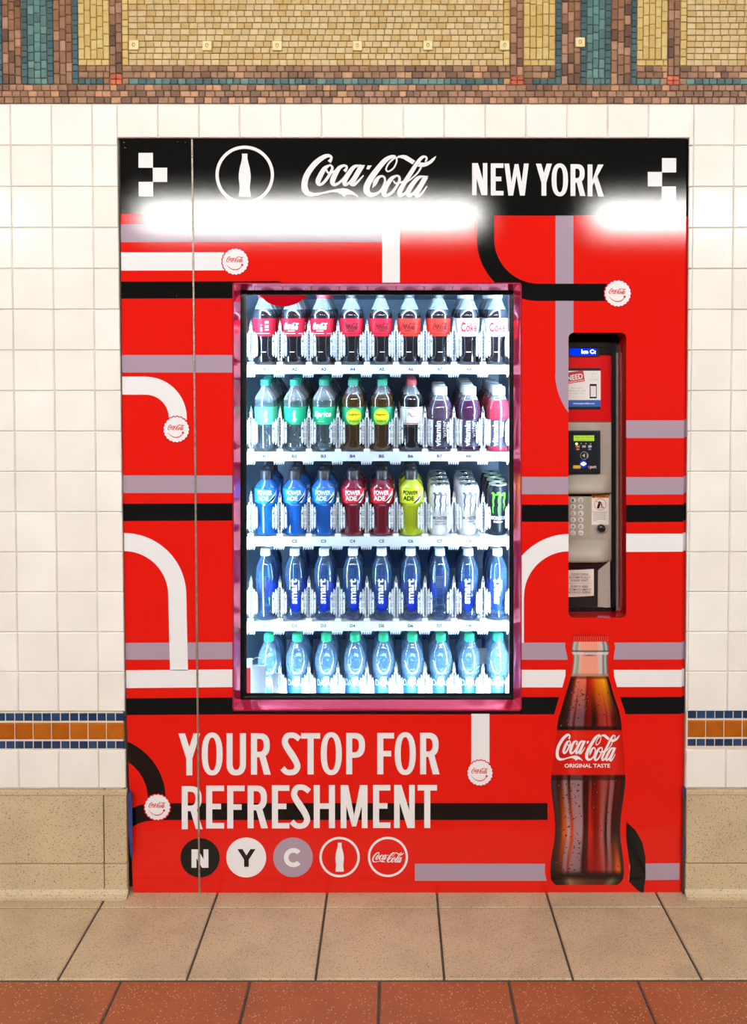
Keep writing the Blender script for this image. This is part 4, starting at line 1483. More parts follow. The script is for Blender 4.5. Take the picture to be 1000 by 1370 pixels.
# reveal of the cut-out
V, F = [], []
pts = []
for cx, cy, a0 in ((PX0 + CR, PY0 + CR, 180), (PX1 - CR, PY0 + CR, 270), (PX1 - CR, PY1 - CR, 0), (PX0 + CR, PY1 - CR, 90)):
    for k in range(7):
        a = math.radians(a0 + 90 * k / 6)
        pts.append((cx + CR * math.cos(a), cy + CR * math.sin(a)))
fr = [at(x, y, PANEL_Y) for x, y in pts]
bk = [Vector((v.x, BY + .004, v.z)) for v in fr]
n = len(fr)
o = link('bay_reveal', mesh('bay_reveal', fr + bk, [(i, (i + 1) % n, (i + 1) % n + n, i + n) for i in range(n)], m_wrapred), machine)
o.location = -machine.location
bay = mpart('bay_back', MB().hexa(*pxbox(745, 436, 850, 840, BY + .006, .02)), mat('bay_dark', (.012, .012, .012), .5))
off0 = Vector((0, 0, 0))
m_bgrey = mat('grey_column', lin(168, 156, 144), .42, var=.06, vscale=40)
m_blk = mat('black_plastic', (.007, .007, .009), .35, spec=.2)
redp = mpart('red_upper_plate', MB().hexa(*pxbox(750, 440, 818.6, 564, BY, .006)), mat('red_plate_paint', (.60, .002, .003), .4, spec=.1))
MB().hexa(*pxbox(750, 563.2, 818.6, 564.4, BY - .0008, .004)).build('plate_shadow_line', mat('shadow_line_red', (.25, .0, .0), .4), redp)  # dark red bar standing for the thin shadow at the plate's foot
dsp = mpart('blue_display', MB().hexa(*pxbox(757, 463.5, 803, 477.5, BY - .004, .006)), m_blk, bevel=.001)
m_dblue = mat('display_blue', (.0, .02, 1.0), .5, spec=0, emit=1.1)
flat('display_screen', rect(763, 466.2, 797.8, 475.6), m_dblue, BY - .0045, dsp, off0)
flat('display_text', clip_list(text_px('Ice Co', 778.4, 467.6, 799.5, 473.2, .03), lambda p: 797.4 - p[0]), mat('display_white', (.8, .9, 1), .3, emit=2.2), BY - .0047, dsp, off0)
mpart('bay_shade_plate', MB().hexa(*pxbox(750, 438, 822, 465, BY - .0085, .008)).hexa([at(x, y, BY - .0065) for x, y in ((802.5, 461), (802.5, 474), (820, 475), (820, 461))], [at(x, y, BY - .001) for x, y in ((802.5, 461), (802.5, 474), (820, 475), (820, 461))]), mat('shade_black', (.006, .004, .004), .6, spec=.1))  # black plate added for the deep shade at the head of the bay
stk = flat('payment_sticker', rect(750, 492.4, 804, 548), m_blk, BY - .0008, bay, off0)
flat('sticker_sheet', rect(750, 496, 804, 535.2), mat('sticker_white', lin(226, 220, 216), .4), BY - .0011, stk, off0)
flat('sticker_band', rect(750, 535.2, 804, 544.2), mat('sticker_blue', lin(10, 82, 170), .4), BY - .0011, stk, off0)
flat('sticker_url', text_px('www.paymobile.com', 767.2, 538.4, 796, 541.6, .01), mat('sticker_print_white', lin(230, 230, 230), .5), BY - .0014, stk, off0)


def rot(polys, cx, cy, deg):
    a = math.radians(deg)
    return [[(cx + (x - cx) * math.cos(a) - (y - cy) * math.sin(a), cy + (x - cx) * math.sin(a) + (y - cy) * math.cos(a)) for x, y in q] for q in polys]


flat('sticker_tag', rot(rect(752, 497, 782, 512), 770, 505, -9), mat('sticker_red', lin(190, 10, 24), .4), BY - .0013, stk, off0)
flat('sticker_tag_text', rot(text_px('NEED', 759, 501, 780.2, 508, .02) + text_px('CASHLESS CHOICE', 760, 509.2, 781, 511, .01), 770, 505, -9), MATS['sticker_print_white'], BY - .0016, stk, off0)
m_fine = mat('fine_print', lin(150, 146, 142), .6)
m_fine2 = mat('fine_print_pale', lin(196, 190, 186), .6)
flat('fine_lines', text_px('Tap, mobile', 764, 518, 780, 520.4) + text_px('wallet and card', 761.4, 521.4, 783.4, 523.8) + text_px('accepted here', 763, 525, 781.6, 527.4), m_fine, BY - .0013, stk, off0)
flat('fine_rules', rect(761, 529.8, 784, 530.2) + rect(763, 532, 782, 532.4), m_fine2, BY - .0013, stk, off0)
flat('pale_emblem', ring(794.6, 502, 3, 2.2, 30, 330, 24) + rect(788, 506.6, 801.6, 507.2) + rect(789, 508.4, 800.6, 508.9), m_fine2, BY - .0013, stk, off0)
ph = flat('phone_picture', rect(789.4, 513.6, 798.8, 533), m_blk, BY - .0013, stk, off0)
flat('phone_screen', rect(790.6, 516.6, 797.8, 530.8), mat('phone_screen_white', lin(222, 214, 214), .4), BY - .0015, stk, off0)

# grey column with its ledges
gcol = mpart('column_plate', MB().hexa(*pxbox(750, 565, 818.6, 750, BY, .008)), m_bgrey)


def bullnose(name, x0, x1, ya, yb, bulge, m, parent, n=8):
    """ledge that swells forward like a pillow between two pixel heights"""
    V, F = [], []
    NX = 10
    for i in range(n + 1):
        t = i / n
        yq = ya + (yb - ya) * t
        for j in range(NX + 1):
            u = j / NX
            fwd = bulge * math.sin(math.pi * min(1, .08 + t * .92) * .62) * (1 - max(0, (u - .55) / .45) ** 2 * .85)
            q = at(x0 + (x1 - x0) * u, yq, BY)
            V.append((q.x, BY - fwd, q.z))
    for i in range(n):
        for j in range(NX):
            a = i * (NX + 1) + j
            F.append((a, a + NX + 1, a + NX + 2, a + 1))
    # underside back to the plate
    k = len(V)
    for j in range(NX + 1):
        q = V[n * (NX + 1) + j]
        V.append((q[0], BY + .004, q[2]))
    for j in range(NX):
        a = n * (NX + 1) + j
        F.append((a, k + j, k + j + 1, a + 1))
    return link(name, mesh(name, V, F, m, True), parent)


bullnose('ledge', 750, 818, 634, 659.4, .026, m_bgrey, gcol)
bullnose('ledge', 750, 818, 722, 750.6, .028, m_bgrey, gcol)
# card reader
rdr = mpart('card_reader', MB().hexa(*pxbox(752, 576, 804, 633.5, BY - .018, .018)), m_blk, bevel=.003)
RYY = BY - .0184
flat('reader_face', rect(758, 579, 800.5, 629.5), mat('reader_navy', (.010, .011, .016), .22), RYY, rdr, off0)
flat('reader_screen', rect(768, 582.6, 795.4, 590), mat('lcd_green', (.30, .52, .01), .4, emit=.55), RYY - .0003, rdr, off0)
flat('reader_screen_text', text_px('Place Your Selected', 770, 583.8, 794.4, 586) + text_px('or Insert Card', 772, 587, 793.6, 589), mat('lcd_ink', (.04, .10, .0), .5), RYY - .0006, rdr, off0)
flat('status_light', disc(771.8, 593.8, 1.6, 14), mat('status_green', (.6, 1, .3), .4, emit=2.0), RYY - .0004, rdr, off0)
m_ic = mat('icon_grey', lin(176, 170, 166), .5)
flat('reader_icons', rect(779.5, 595.8 + .2, 784.2, 598.8) + rect(787.6, 595.8, 792, 598.8) + disc(778.2, 593.4, .8, 8) + disc(784.4, 593.4, .8, 8) + disc(790.6, 593.7, .8, 8), m_ic, RYY - .0004, rdr, off0)
flat('orange_icons', rect(771, 596, 776, 598.8) + rect(771.6, 600.2, 775.6, 602), mat('icon_orange', lin(196, 120, 80), .5), RYY - .0004, rdr, off0)
flat('blue_icon', rect(787.6, 600, 791.4, 602.2), mat('icon_blue', lin(70, 110, 190), .5), RYY - .0004, rdr, off0)
flat('contactless_symbol', ring(782, 609.6, 5.2, 4.8, 0, 360, 24) + [[(779, 609.6), (783, 606.8), (783, 612.2)]] + ring(783, 609.6, 3.4, 2.8, -50, 50, 8) + ring(783, 609.6, 4.9, 4.4, -40, 40, 8), m_ic, RYY - .0004, rdr, off0)
flat('blue_glow', disc(781, 620.6, 5.2, 20), mat('blue_halo', (.0, .015, .45), .4, spec=.1, emit=.5), RYY - .0002, rdr, off0)  # glowing disc added as the halo round the blue light
flat('blue_light', [[(777, 620.6), (780, 618.2), (782, 618), (785, 620.4), (782, 623), (780, 622.8)]], mat('blue_lamp', (.25, .40, 1.0), .3, emit=9.0), RYY - .0006, rdr, off0)
flat('yellow_tag', rect(767.2, 622.6, 777.2, 626.8), mat('tag_yellow', lin(226, 178, 20), .5), RYY - .0004, rdr, off0)
flat('reader_name', text_px('port', 790, 622.8, 798.4, 628, .02), mat('reader_white', lin(220, 220, 220), .5), RYY - .0005, rdr, off0)
flat('reader_letter', text_px('e', 787.2, 623, 789.8, 626.8, .02), mat('reader_red', lin(210, 60, 50), .5), RYY - .0005, rdr, off0)
# keypad
m_kplate = mat('keypad_plate', lin(164, 154, 134), .4, var=.05)
kp = mpart('keypad', MB().hexa(*pxbox(750, 664.4, 790.2, 720, BY - .003, .004)), m_kplate, bevel=.0008)
flat('keypad_shadow_gap', rect(750, 660, 816, 664.2), mat('gap_dark', (.02, .014, .014), .8), BY - .001, kp, off0)  # dark strip painted for the shade between ledge and keypad
m_btn = mat('pale_key', lin(206, 198, 196), .35)
bv, bf = lathe([(0, .0086), (.002, .0084), (.0032, .0072), (.0034, .004)], 20, False, True)
btn = mesh('key', [(p[0], -p[2], p[1] * .92) for p in bv], bf, m_btn, True)
for i, yk in enumerate((669.4, 678.2, 687, 695.6, 704.6, 713.2)):
    for j, xk in enumerate((766.8, 777.2)):
        q = at(xk, yk, BY - .003)
        o = link('key', btn, kp)
        o.location = q
        s = [['1', '2'], ['3', '4'], ['5', '6'], ['7', '8'], ['9', '0'], ['*', 'CLR']][i][j]
        ww, hh = (1.15, 1.9) if len(s) == 1 else (2.4, .8)
        if s == '*': ww, hh = .8, .8
        flat('key_number', text_px(s, xk - ww, yk - hh, xk + ww, yk + hh, .012), mat('key_ink', (.06, .03, .05), .6), BY - .0066, kp, off0)
# warning sticker and knob
ws = flat('warning_sticker', rect(792, 661.4, 815, 702), mat('warning_white', lin(224, 214, 206), .45), BY - .0012, gcol, off0)
flat('warning_band', rect(792, 661.4, 815, 666.2), mat('warning_orange', lin(208, 116, 10), .45), BY - .0015, ws, off0)
flat('warning_word', text_px('WARNING', 797.5, 662.2, 813.5, 665.4, .01) + [[(793.4, 665.4), (795, 662.2), (796.6, 665.4)]], m_blk, BY - .0018, ws, off0)
m_wred = mat('warning_red', lin(196, 50, 44), .45)
flat('prohibition_ring', ring(803.6, 674.9, 8.0, 7.4, 0, 360, 36) + [[(797.6, 669.8), (798.1, 669.3), (809.6, 680.2), (809.1, 680.7)]], m_wred, BY - .0019, ws, off0)
flat('tipping_picture', rot(rect(800.2, 670.8, 803.4, 680.4), 801.8, 675.6, 16) + disc(805.2, 673.6, .9, 10) + ribbon([(805, 674.6, .9), (805.6, 677, .8), (804.4, 680.4, .6)], 3) + ribbon([(805.4, 676.4, .7), (807.6, 680, .6)], 3) + ribbon([(805, 675.2, .5), (803, 674.4, .5)], 3), m_blk, BY - .0017, ws, off0)
flat('warning_lines', [q for k in range(6) for q in rect(794, 685.4 + 2.2 * k, 794 + (18.5, 17, 18, 16.5, 17.5, 5)[k], 686.2 + 2.2 * k)], m_fine, BY - .0015, ws, off0)
flat('warning_rule', rect(792, 684, 815, 684.4), m_fine, BY - .0016, ws, off0)
kv, kf = lathe([(0, .0105), (.004, .0115), (.014, .0105), (.017, .008), (.018, .003)], 20, False, True)
o = link('knob', mesh('knob', [(p[0], -p[2], p[1]) for p in kv], kf, mat('black_knob', (.006, .006, .007), .25), True), gcol)
o.location = at(804.2, 706.2, BY)
# delivery chute: dark mouth behind a flap with the notice
mpart('chute_mouth', MB().hexa(*pxbox(750, 750, 801, 815, BY + .002, .004)), mat('chute_black', (.018, .014, .014), .25))
cheek = MB()
a = [at(x, y, BY - .012) for x, y in ((816.6, 750), (817.2, 812.5))]
b = [at(x, y, BY + .0015) for x, y in ((800.6, 763), (800, 814))]
cheek.add([a[0], a[1], b[1], b[0]], [(0, 3, 2, 1)])
mpart('chute_cheek', cheek, m_bgrey)
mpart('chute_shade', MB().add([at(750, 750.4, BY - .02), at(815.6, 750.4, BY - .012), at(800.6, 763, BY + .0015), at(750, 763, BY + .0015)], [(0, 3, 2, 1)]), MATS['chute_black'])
V, F = [], []
for i in range(9):
    u = i / 8
    x = 750 + (795 - 750) * u
    for y in (762.6 - 1.4 * u ** 2, 798.6 - 1.6 * u ** 2):
        q = at(x, y, BY - .004)
        V.append((q.x, BY - .004 - .003 * (1 - u), q.z))
for i in range(8):
    F.append((2 * i, 2 * i + 1, 2 * i + 3, 2 * i + 2))
o = link('notice', mesh('notice', V, F, mat('notice_paper', lin(222, 208, 196), .5)), gcol)
lines = [('DOOR OPENS', 765, 767, 787.4, 770), ('AUTOMATICALLY', 761.6, 771, 790, 774), ('PLEASE WAIT', 764.6, 775.2, 787.4, 778), ('PUERTA ABRE', 764.4, 783.4, 787.2, 786.2), ('AUTOMATICAMENTE', 758, 787.4, 791.4, 790.2), ('POR FAVOR ESPERE', 757, 791.2, 790.6, 794)]
for s, x0, y0, x1, y1 in lines:
    flat('notice_line', text_px(s, x0, y0, x1, y1, .006), mat('notice_ink', (.08, .05, .05), .6), BY - .0075, gcol, off0)
flat('notice_rule', rect(759, 780.4, 792, 780.7), m_fine, BY - .0075, gcol, off0)
# gasket and grey edge right and below
gk = MB()
gk.hexa(*pxbox(818.8, 440, 824.6, 818, BY - .006, .01)).hexa(*pxbox(750, 812.6, 824.6, 817.6, BY - .006, .01))
mpart('bay_gasket', gk, m_blk)
ge = MB()
ge.hexa(*pxbox(824.6, 472, 828, 820, BY - .002, .008)).hexa(*pxbox(750, 817.6, 828, 820.4, BY - .002, .008))
mpart('bay_edge', ge, mat('grey_edge', lin(140, 128, 118), .5, var=.15, vscale=60))


# ================================================================== DRINKS
def wrap(polys, R, z_off=0.0, th0=0.0):
    """bend flat lettering (metres, x across / y up) round a bottle of radius R"""
    V, F = [], []
    for q in polys:
        k = len(V)
        for x, y in q:
            a = x / R + th0
            rr = R + 1.2e-5 * getattr(q, 'lift', 0)
            V.append((rr * math.sin(a), -rr * math.cos(a), y + z_off))
        area = sum(q[i][0] * q[(i + 1) % len(q)][1] - q[(i + 1) % len(q)][0] * q[i][1] for i in range(len(q)))
        idx = tuple(range(k, k + len(q)))
        F.append(idx if area > 0 else idx[::-1])
    return V, F


def words(s, w, h, cx=0, cz=0, bold=.015, turn=False, slant=0):
    v, f = text_polys(s, bold)
    P = [((p[0] - .5) * w + (p[1] - .5) * h * slant, (p[1] - .5) * h) for p in v]
    if turn:
        P = [(-y, x) for x, y in P]
    return [[(P[i][0] + cx, P[i][1] + cz) for i in q] for q in f]


def script_m(w, h, cx=0, cz=0):
    return [lifted([[(x + cx, -y + cz) for x, y in q]], q.lift)[0] for q in script(-w / 2, -h / 2, w / 2, h / 2, 3)]


def sub(polys, step=.004):
    """cut long polygons into slices so they bend smoothly"""
    out = []
    for q in polys:
        x0, x1 = min(p[0] for p in q), max(p[0] for p in q)
        if x1 - x0 <= step:
            out.append(q)
            continue
        n = int((x1 - x0) / step) + 1
        for i in range(n):
            a, b = x0 + (x1 - x0) * i / n, x0 + (x1 - x0) * (i + 1) / n
            r = clip_half(q, lambda p: p[0] - a)
            r = r and clip_half(r, lambda p: b - p[0])
            if r: out.append(r)
    return out


def smooth_profile(pts, n=3):
    out = []
    for p in catmull(pts, n):
        out.append((p[0], max(.0005, p[1])))
    return out


C_CLEAR = clear_mat('clear_plastic', (.92, .96, 1), (.85, .93, 1), .14, .05, .45, (.55, .66, .78))
C_COLA = mat('cola', (.010, .007, .010), .07, spec=1.0, coat=.8)
C_SPRITE = clear_mat('clear_soda', (.86, .94, .97), (.58, .74, .82), .08, .04, .22, (.45, .58, .64))
C_GINGER = clear_mat('ginger_ale', (.62, .36, .12), (.16, .075, .02), .30, .05, .3, (.30, .15, .04))
C_PLUM = clear_mat('plum_water', (.60, .50, .66), (.16, .09, .17), .40, .05, .35)
C_BERRY = clear_mat('berry_water', (.45, .22, .42), (.10, .02, .08), .48, .05, .35)
C_PINK = clear_mat('pink_water', (.90, .30, .40), (.60, .04, .08), .50, .05, .3)
C_BLUE = clear_mat('blue_sports_drink', (.14, .42, .94), (.008, .15, .62), .58, .05, .3)
C_RED = clear_mat('red_sports_drink', (.55, .05, .12), (.22, .004, .02), .70, .05, .2)
C_YEL = clear_mat('yellow_sports_drink', (.85, .92, .18), (.56, .66, .01), .70, .05, .15)
C_WATER = clear_mat('still_water', (.52, .76, .99), (.22, .50, .95), .08, .03, .24, (.10, .27, .66))
C_WATER2 = clear_mat('bluish_water', (.62, .84, 1), (.36, .66, 1), .17, .03, .25, (.20, .50, .94))
K_GREEN = mat('green_cap', (.01, .36, .16), .35)
K_TEAL = mat('teal_cap', (.02, .36, .26), .35)
K_WHITE = mat('white_cap', (.82, .85, .9), .35)
K_RED = mat('red_cap', (.60, .02, .03), .35)
K_BLACK = mat('black_cap', (.015, .016, .022), .35)
K_MAROON = mat('maroon_cap', (.45, .06, .08), .4)
L_RED = mat('red_sleeve', (.55, .012, .03), .4, spec=.15)
L_ORED = mat('orange_red_sleeve', (.64, .03, .02), .4, spec=.15)
L_SILVER = mat('silver_sleeve', (.74, .76, .80), .4, spec=.15)
L_GREEN = mat('green_sleeve', (.02, .44, .22), .4, spec=.15)
L_PALEGREEN = mat('pale_green_sleeve', (.12, .56, .34), .4, spec=.15)
L_DGREEN = mat('deep_green_sleeve', (.01, .30, .14), .4, spec=.15)
L_WHITE = mat('white_sleeve', (.80, .80, .84), .4, spec=.15)
L_DARK = mat('dark_sleeve', (.045, .045, .075), .3, spec=.2)
L_NAVY = mat('royal_blue_print', (.005, .03, .48), .4, spec=.15)
I_WHITE = mat('white_print', (.88, .90, .94), .5, spec=.1)
I_BLACK = mat('black_print', (.012, .012, .014), .5, spec=.1)
I_RED = mat('red_print', (.62, .01, .03), .5, spec=.1)
I_YEL = mat('yellow_print', (.80, .66, .02), .5, spec=.1)
I_LIME = mat('lime_print', (.42, .66, .06), .5, spec=.1)
I_MAROON = mat('maroon_print', (.25, .01, .05), .5, spec=.1)
I_GREY = mat('grey_print', (.11, .12, .17), .5, spec=.1)
I_SKY = mat('sky_print', (.62, .86, 1), .5, spec=.1)
I_CLAW = mat('claw_green', (.10, .72, .03), .5, spec=.1)
I_PINK = mat('pink_print', (.80, .25, .32), .5, spec=.1)
L_BLUE2 = mat('blue_sleeve', (.01, .22, .75), .4, spec=.15)
L_RED2 = mat('cherry_sleeve', (.60, .012, .02), .4, spec=.15)
L_YEL2 = mat('yellow_sleeve', (.68, .74, .02), .4, spec=.15)
ALU = mat('aluminium', (.72, .76, .80), .25, metal=.9)
CANW = mat('white_can', (.84, .86, .90), .35)
CANB = mat('black_can', (.005, .007, .012), .3, spec=.2)
CANL = mat('pale_green_lid', (.52, .62, .50), .3, metal=.6)

COKE = [(0, .020), (.003, .0275), (.014, .0318), (.045, .0305), (.068, .0305), (.082, .0328), (.136, .0328), (.146, .0322), (.158, .0285), (.172, .0220), (.185, .0160), (.192, .0135), (.200, .0132)]
SODA = [(0, .020), (.003, .0270), (.014, .0315), (.045, .0305), (.070, .0310), (.080, .0325), (.130, .0328), (.148, .0326), (.158, .0300), (.170, .0225), (.180, .0160), (.188, .0128), (.196, .0128)]
VITA = [(0, .030), (.003, .0345), (.010, .0362), (.014, .0345), (.095, .0345), (.099, .0362), (.106, .0355), (.110, .0362), (.128, .0340), (.146, .0275), (.158, .0215), (.164, .0185), (.176, .0182)]
POWR = [(0, .026), (.004, .0330), (.014, .0345), (.030, .0330), (.060, .0335), (.084, .0320), (.092, .0325), (.098, .0345), (.138, .0345), (.148, .0300), (.158, .0215), (.164, .0165), (.176, .0160)]
SMRT = [(0, .024), (.003, .0285), (.012, .0305), (.110, .0305), (.135, .0300), (.155, .0268), (.170, .0210), (.181, .0150), (.187, .0128), (.196, .0126)]
DASA = [(0, .024), (.004, .0300), (.016, .0325), (.055, .0318), (.088, .0318), (.100, .0335), (.128, .0340), (.150, .0305), (.170, .0215), (.182, .0150), (.189, .0126), (.196, .0125)]


def cap_mesh(name, z0, z1, r, m):
    h = z1 - z0
    v, f = [], []
    seg = 36
    prof = [(0, r), (h * .12, r * 1.02), (h * .18, r * .98), (h * .9, r * .97), (h, r * .88)]
    for z, q in prof:
        for k in range(seg):
            a = 2 * math.pi * k / seg
            rr = q * (1 + (.018 if k % 2 and .15 * h < z < .95 * h else 0))
            v.append((rr * math.sin(a), -rr * math.cos(a), z0 + z))
    for i in range(len(prof) - 1):
        for k in range(seg):
            b = (k + 1) % seg
            f.append((i * seg + k, i * seg + b, (i + 1) * seg + b, (i + 1) * seg + k))
    f.append(tuple((len(prof) - 1) * seg + k for k in range(seg)))
    return mesh(name, v, f, m, True)


def body_mesh(name, prof, lower, upper=None, level=None):
    p = smooth_profile(prof, 3)
    if level is not None:
        p = sorted(p + [(level, next(a[1] + (b[1] - a[1]) * (level - a[0]) / (b[0] - a[0]) for a, b in zip(p, p[1:]) if a[0] <= level <= b[0]))])
    v, f = lathe(p, 28, True, True)
    fm = None
    mats = [lower]
    if level is not None:
        mats = [lower, upper]
        fm = []
        for q in f:
            zc = sum(v[i][2] for i in q) / len(q)
            fm.append(1 if zc > level else 0)
        # surface of the drink
        fi = min(range(len(p)), key=lambda i: abs(p[i][0] - level))
        f.append(tuple(fi * 28 + k for k in range(28)))
        fm.append(0)
    return mesh(name, v, f, smooth=True, mats=mats, fmat=fm or [0] * len(f))


def sleeve(name, z0, z1, r, m, a0=-180, a1=180, n=32):
    v, f = [], []
    for z in (z0, z1):
        for k in range(n + 1):
            a = math.radians(a0 + (a1 - a0) * k / n)
            v.append((r * math.sin(a), -r * math.cos(a), z))
    f = [(k, k + 1, k + n + 2, k + n + 1) for k in range(n)]
    return mesh(name, v, f, m, True)


def print_mesh(name, polys, R, m):
    v, f = wrap(sub(polys), R)
    return mesh(name, v, f, m)


def rc(x0, z0, x1, z1):
    return [[(x0, z0), (x1, z0), (x1, z1), (x0, z1)]]


def ell(cx, cz, rx, rz, n=24):
    return [[(cx + rx * math.cos(2 * math.pi * k / n), cz + rz * math.sin(2 * math.pi * k / n)) for k in range(n)]]


DR = {}          # kind -> (parts shown on every bottle, printing shown on the front bottles only)


def kind(name, parts, prints):
    DR[name] = (parts, prints)


for nm, sl, inkm, cp in (('cola_red', L_RED, I_WHITE, K_RED), ('cola_zero', L_RED, I_BLACK, K_BLACK), ('cola_zero_bright', L_ORED, I_BLACK, K_BLACK), ('cola_turned', L_RED, I_WHITE, K_RED), ('cola_diet', L_SILVER, I_RED, K_WHITE)):
    parts = [('bottle_body', body_mesh('bottle_body', COKE, C_COLA, C_CLEAR, .160)), ('cap', cap_mesh('cap', .192, .209, .0150, cp)), ('paper_label', sleeve('paper_label', .084, .135, .0334, sl))]
    R = .0337
    if nm == 'cola_turned':
        pr = [('label_print', print_mesh('label_print', ell(-.004, .116, .0022, .0022, 10) + rc(.006, .120, .018, .128) + rc(.006, .108, .018, .116) + rc(.006, .100, .018, .105) + rc(-.007, .098, -.001, .110), R, I_PINK)),
              ('label_line', print_mesh('label_line', rc(-.04, .0915, .02, .0928), R, I_WHITE))]
    elif nm == 'cola_diet':
        pr = [('label_print', print_mesh('label_print', words('Coke', .050, .026, .002, .110, .03), R, inkm)), ('label_word', print_mesh('label_word', words('Diet', .012, .007, -.018, .126, .02), R, I_RED))]
    else:
        pr = [('script_logo', print_mesh('script_logo', script_m(.046, .0205, 0, .113), R, inkm)), ('label_line', print_mesh('label_line', rc(-.045, .0915, .012, .0928) + rc(.02, .0915, .045, .0928) + rc(-.010, .0985, .010, .1005), R, I_WHITE if nm == 'cola_red' else I_BLACK))]
    pr.append(('date_print', print_mesh('date_print', rc(-.006, .0385, .008, .0405), .0312, I_WHITE)))
    kind(nm, parts, pr)
for nm, ink in (('sprite', 0), ('sprite_side', 1), ('sprite_pale', 2)):
    parts = [('bottle_body', body_mesh('bottle_body', SODA, C_SPRITE, C_CLEAR, .150)), ('cap', cap_mesh('cap', .190, .207, .0145, K_TEAL)), ('paper_label', sleeve('paper_label', .080, .130, .0333, L_GREEN if ink < 2 else L_PALEGREEN))]
    if ink == 0:
        pr = [('label_print', print_mesh('label_print', words('Sprite', .052, .022, .001, .108, .03, slant=.25), .0337, I_WHITE)), ('label_line', print_mesh('label_line', rc(-.014, .088, .004, .0895), .0337, I_YEL))]
    else:
        pr = [('label_print', print_mesh('label_print', words('Sprite', .034, .013, .002, .104, .03, turn=True), .0337, I_WHITE))]
    kind(nm, parts, pr)
kind('ginger_ale', [('bottle_body', body_mesh('bottle_body', SODA, C_GINGER, C_CLEAR, .168)), ('cap', cap_mesh('cap', .190, .207, .0145, K_TEAL)), ('paper_label', sleeve('paper_label', .080, .130, .0333, L_DGREEN))],
     [('label_patch', print_mesh('label_patch', ell(0, .103, .024, .024), .0336, I_LIME)), ('label_oval', print_mesh('label_oval', ell(0, .107, .021, .0135), .0338, I_YEL)),
      ('label_print', print_mesh('label_print', words("Seagram's", .036, .008, 0, .109, .015) + words('GINGER ALE', .030, .0045, 0, .090, .01), .0340, I_BLACK))])
kind('pepper', [('bottle_body', body_mesh('bottle_body', SODA, C_COLA, C_CLEAR, .166)), ('cap', cap_mesh('cap', .190, .208, .0145, K_MAROON)), ('paper_label', sleeve('paper_label', .080, .130, .0333, L_WHITE))],
     [('label_print', print_mesh('label_print', words('Dr', .010, .009, -.008, .111, .02, slant=.3) + words('Pepper', .024, .009, .006, .104, .015, slant=.3), .0336, I_MAROON)),
      ('label_line', print_mesh('label_line', rc(-.05, .0825, .05, .0842) + rc(-.05, .1262, .05, .1278), .0336, I_MAROON)), ('label_rule', print_mesh('label_rule', rc(-.020, .086, -.0185, .122), .0336, I_BLACK))])
for nm, liq in (('vitamin_plum', C_PLUM), ('vitamin_berry', C_BERRY), ('vitamin_pink', C_PINK)):
    parts = [('bottle_body', body_mesh('bottle_body', VITA, liq, C_CLEAR, .150)), ('cap', cap_mesh('cap', .163, .187, .0200, K_WHITE)), ('paper_label', sleeve('paper_label', .016, .094, .0352, L_DARK))]
    pr = [('label_panel', print_mesh('label_panel', rc(-.052, .016, -.024, .094) + rc(.027, .018, .05, .09), .0355, L_WHITE)),
          ('label_print', print_mesh('label_print', words('vitamin', .074, .016, -.009, .054, .03, turn=True), .0358, I_WHITE)),
          ('label_word', print_mesh('label_word', words('water', .048, .013, .010, .067, .015, turn=True), .0358, I_WHITE))]
    kind(nm, parts, pr)
for nm, liq, sl, ink in (('sports_blue', C_BLUE, L_BLUE2, I_WHITE), ('sports_red', C_RED, L_RED2, I_WHITE), ('sports_yellow', C_YEL, L_YEL2, I_BLACK)):
    parts = [('bottle_body', body_mesh('bottle_body', POWR, liq)), ('cap', cap_mesh('cap', .164, .190, .0182, K_BLACK)), ('paper_label', sleeve('paper_label', .098, .139, .0350, sl))]
    pr = [('label_print', print_mesh('label_print', words('POWER', .046, .0135, -.003, .1285, .03) + words('ADE', .034, .0135, -.009, .1125, .03), .0356, ink)),
          ('label_swoosh', print_mesh('label_swoosh', [[(.006, .100), (.034, .134), (.036, .139), (.036, .118), (.020, .099)]], .0353, I_WHITE)),
          ('label_stroke', print_mesh('label_stroke', [[(.004, .099), (.026, .117), (.034, .120), (.024, .108), (.012, .099)]], .0357, I_BLACK))]
    kind(nm, parts, pr)
for nm, t in (('smart_water', True), ('smart_water_turned', False)):
    parts = [('bottle_body', body_mesh('bottle_body', SMRT, C_WATER)), ('cap', cap_mesh('cap', .188, .208, .0145, K_WHITE)),
             ('back_label', sleeve('back_label', .034 if t else .05, .098, .0300, L_NAVY, 115, 245, 16))]
    if t:
        pr = [('label_print', print_mesh('label_print', words('smart', .074, .019, -.002, .088, .03, turn=True), .0310, I_WHITE)),
              ('label_word', print_mesh('label_word', words('water', .032, .006, .0125, .106, .01, turn=True), .0310, I_WHITE)),
              ('label_drop', print_mesh('label_drop', ell(.002, .052, .015, .026, 20), .0308, L_NAVY))]
    else:
        pr = [('label_print', print_mesh('label_print', [q for k in range(6) for q in rc(-.010, .100 + k * .006, .008, .102 + k * .006)], .0310, I_GREY))]
    kind(nm, parts, pr)
kind('spring_water', [('bottle_body', body_mesh('bottle_body', DASA, C_WATER2)), ('cap', cap_mesh('cap', .188, .208, .0150, K_GREEN)), ('paper_label', sleeve('paper_label', .028, .060, .0330, clear_mat('blue_film', (.45, .75, .98), (.10, .42, .78), .45, .2, .1)))],
     [('label_print', print_mesh('label_print', words('DASANI', .058, .019, 0, .070, .01), .0336, I_SKY))])


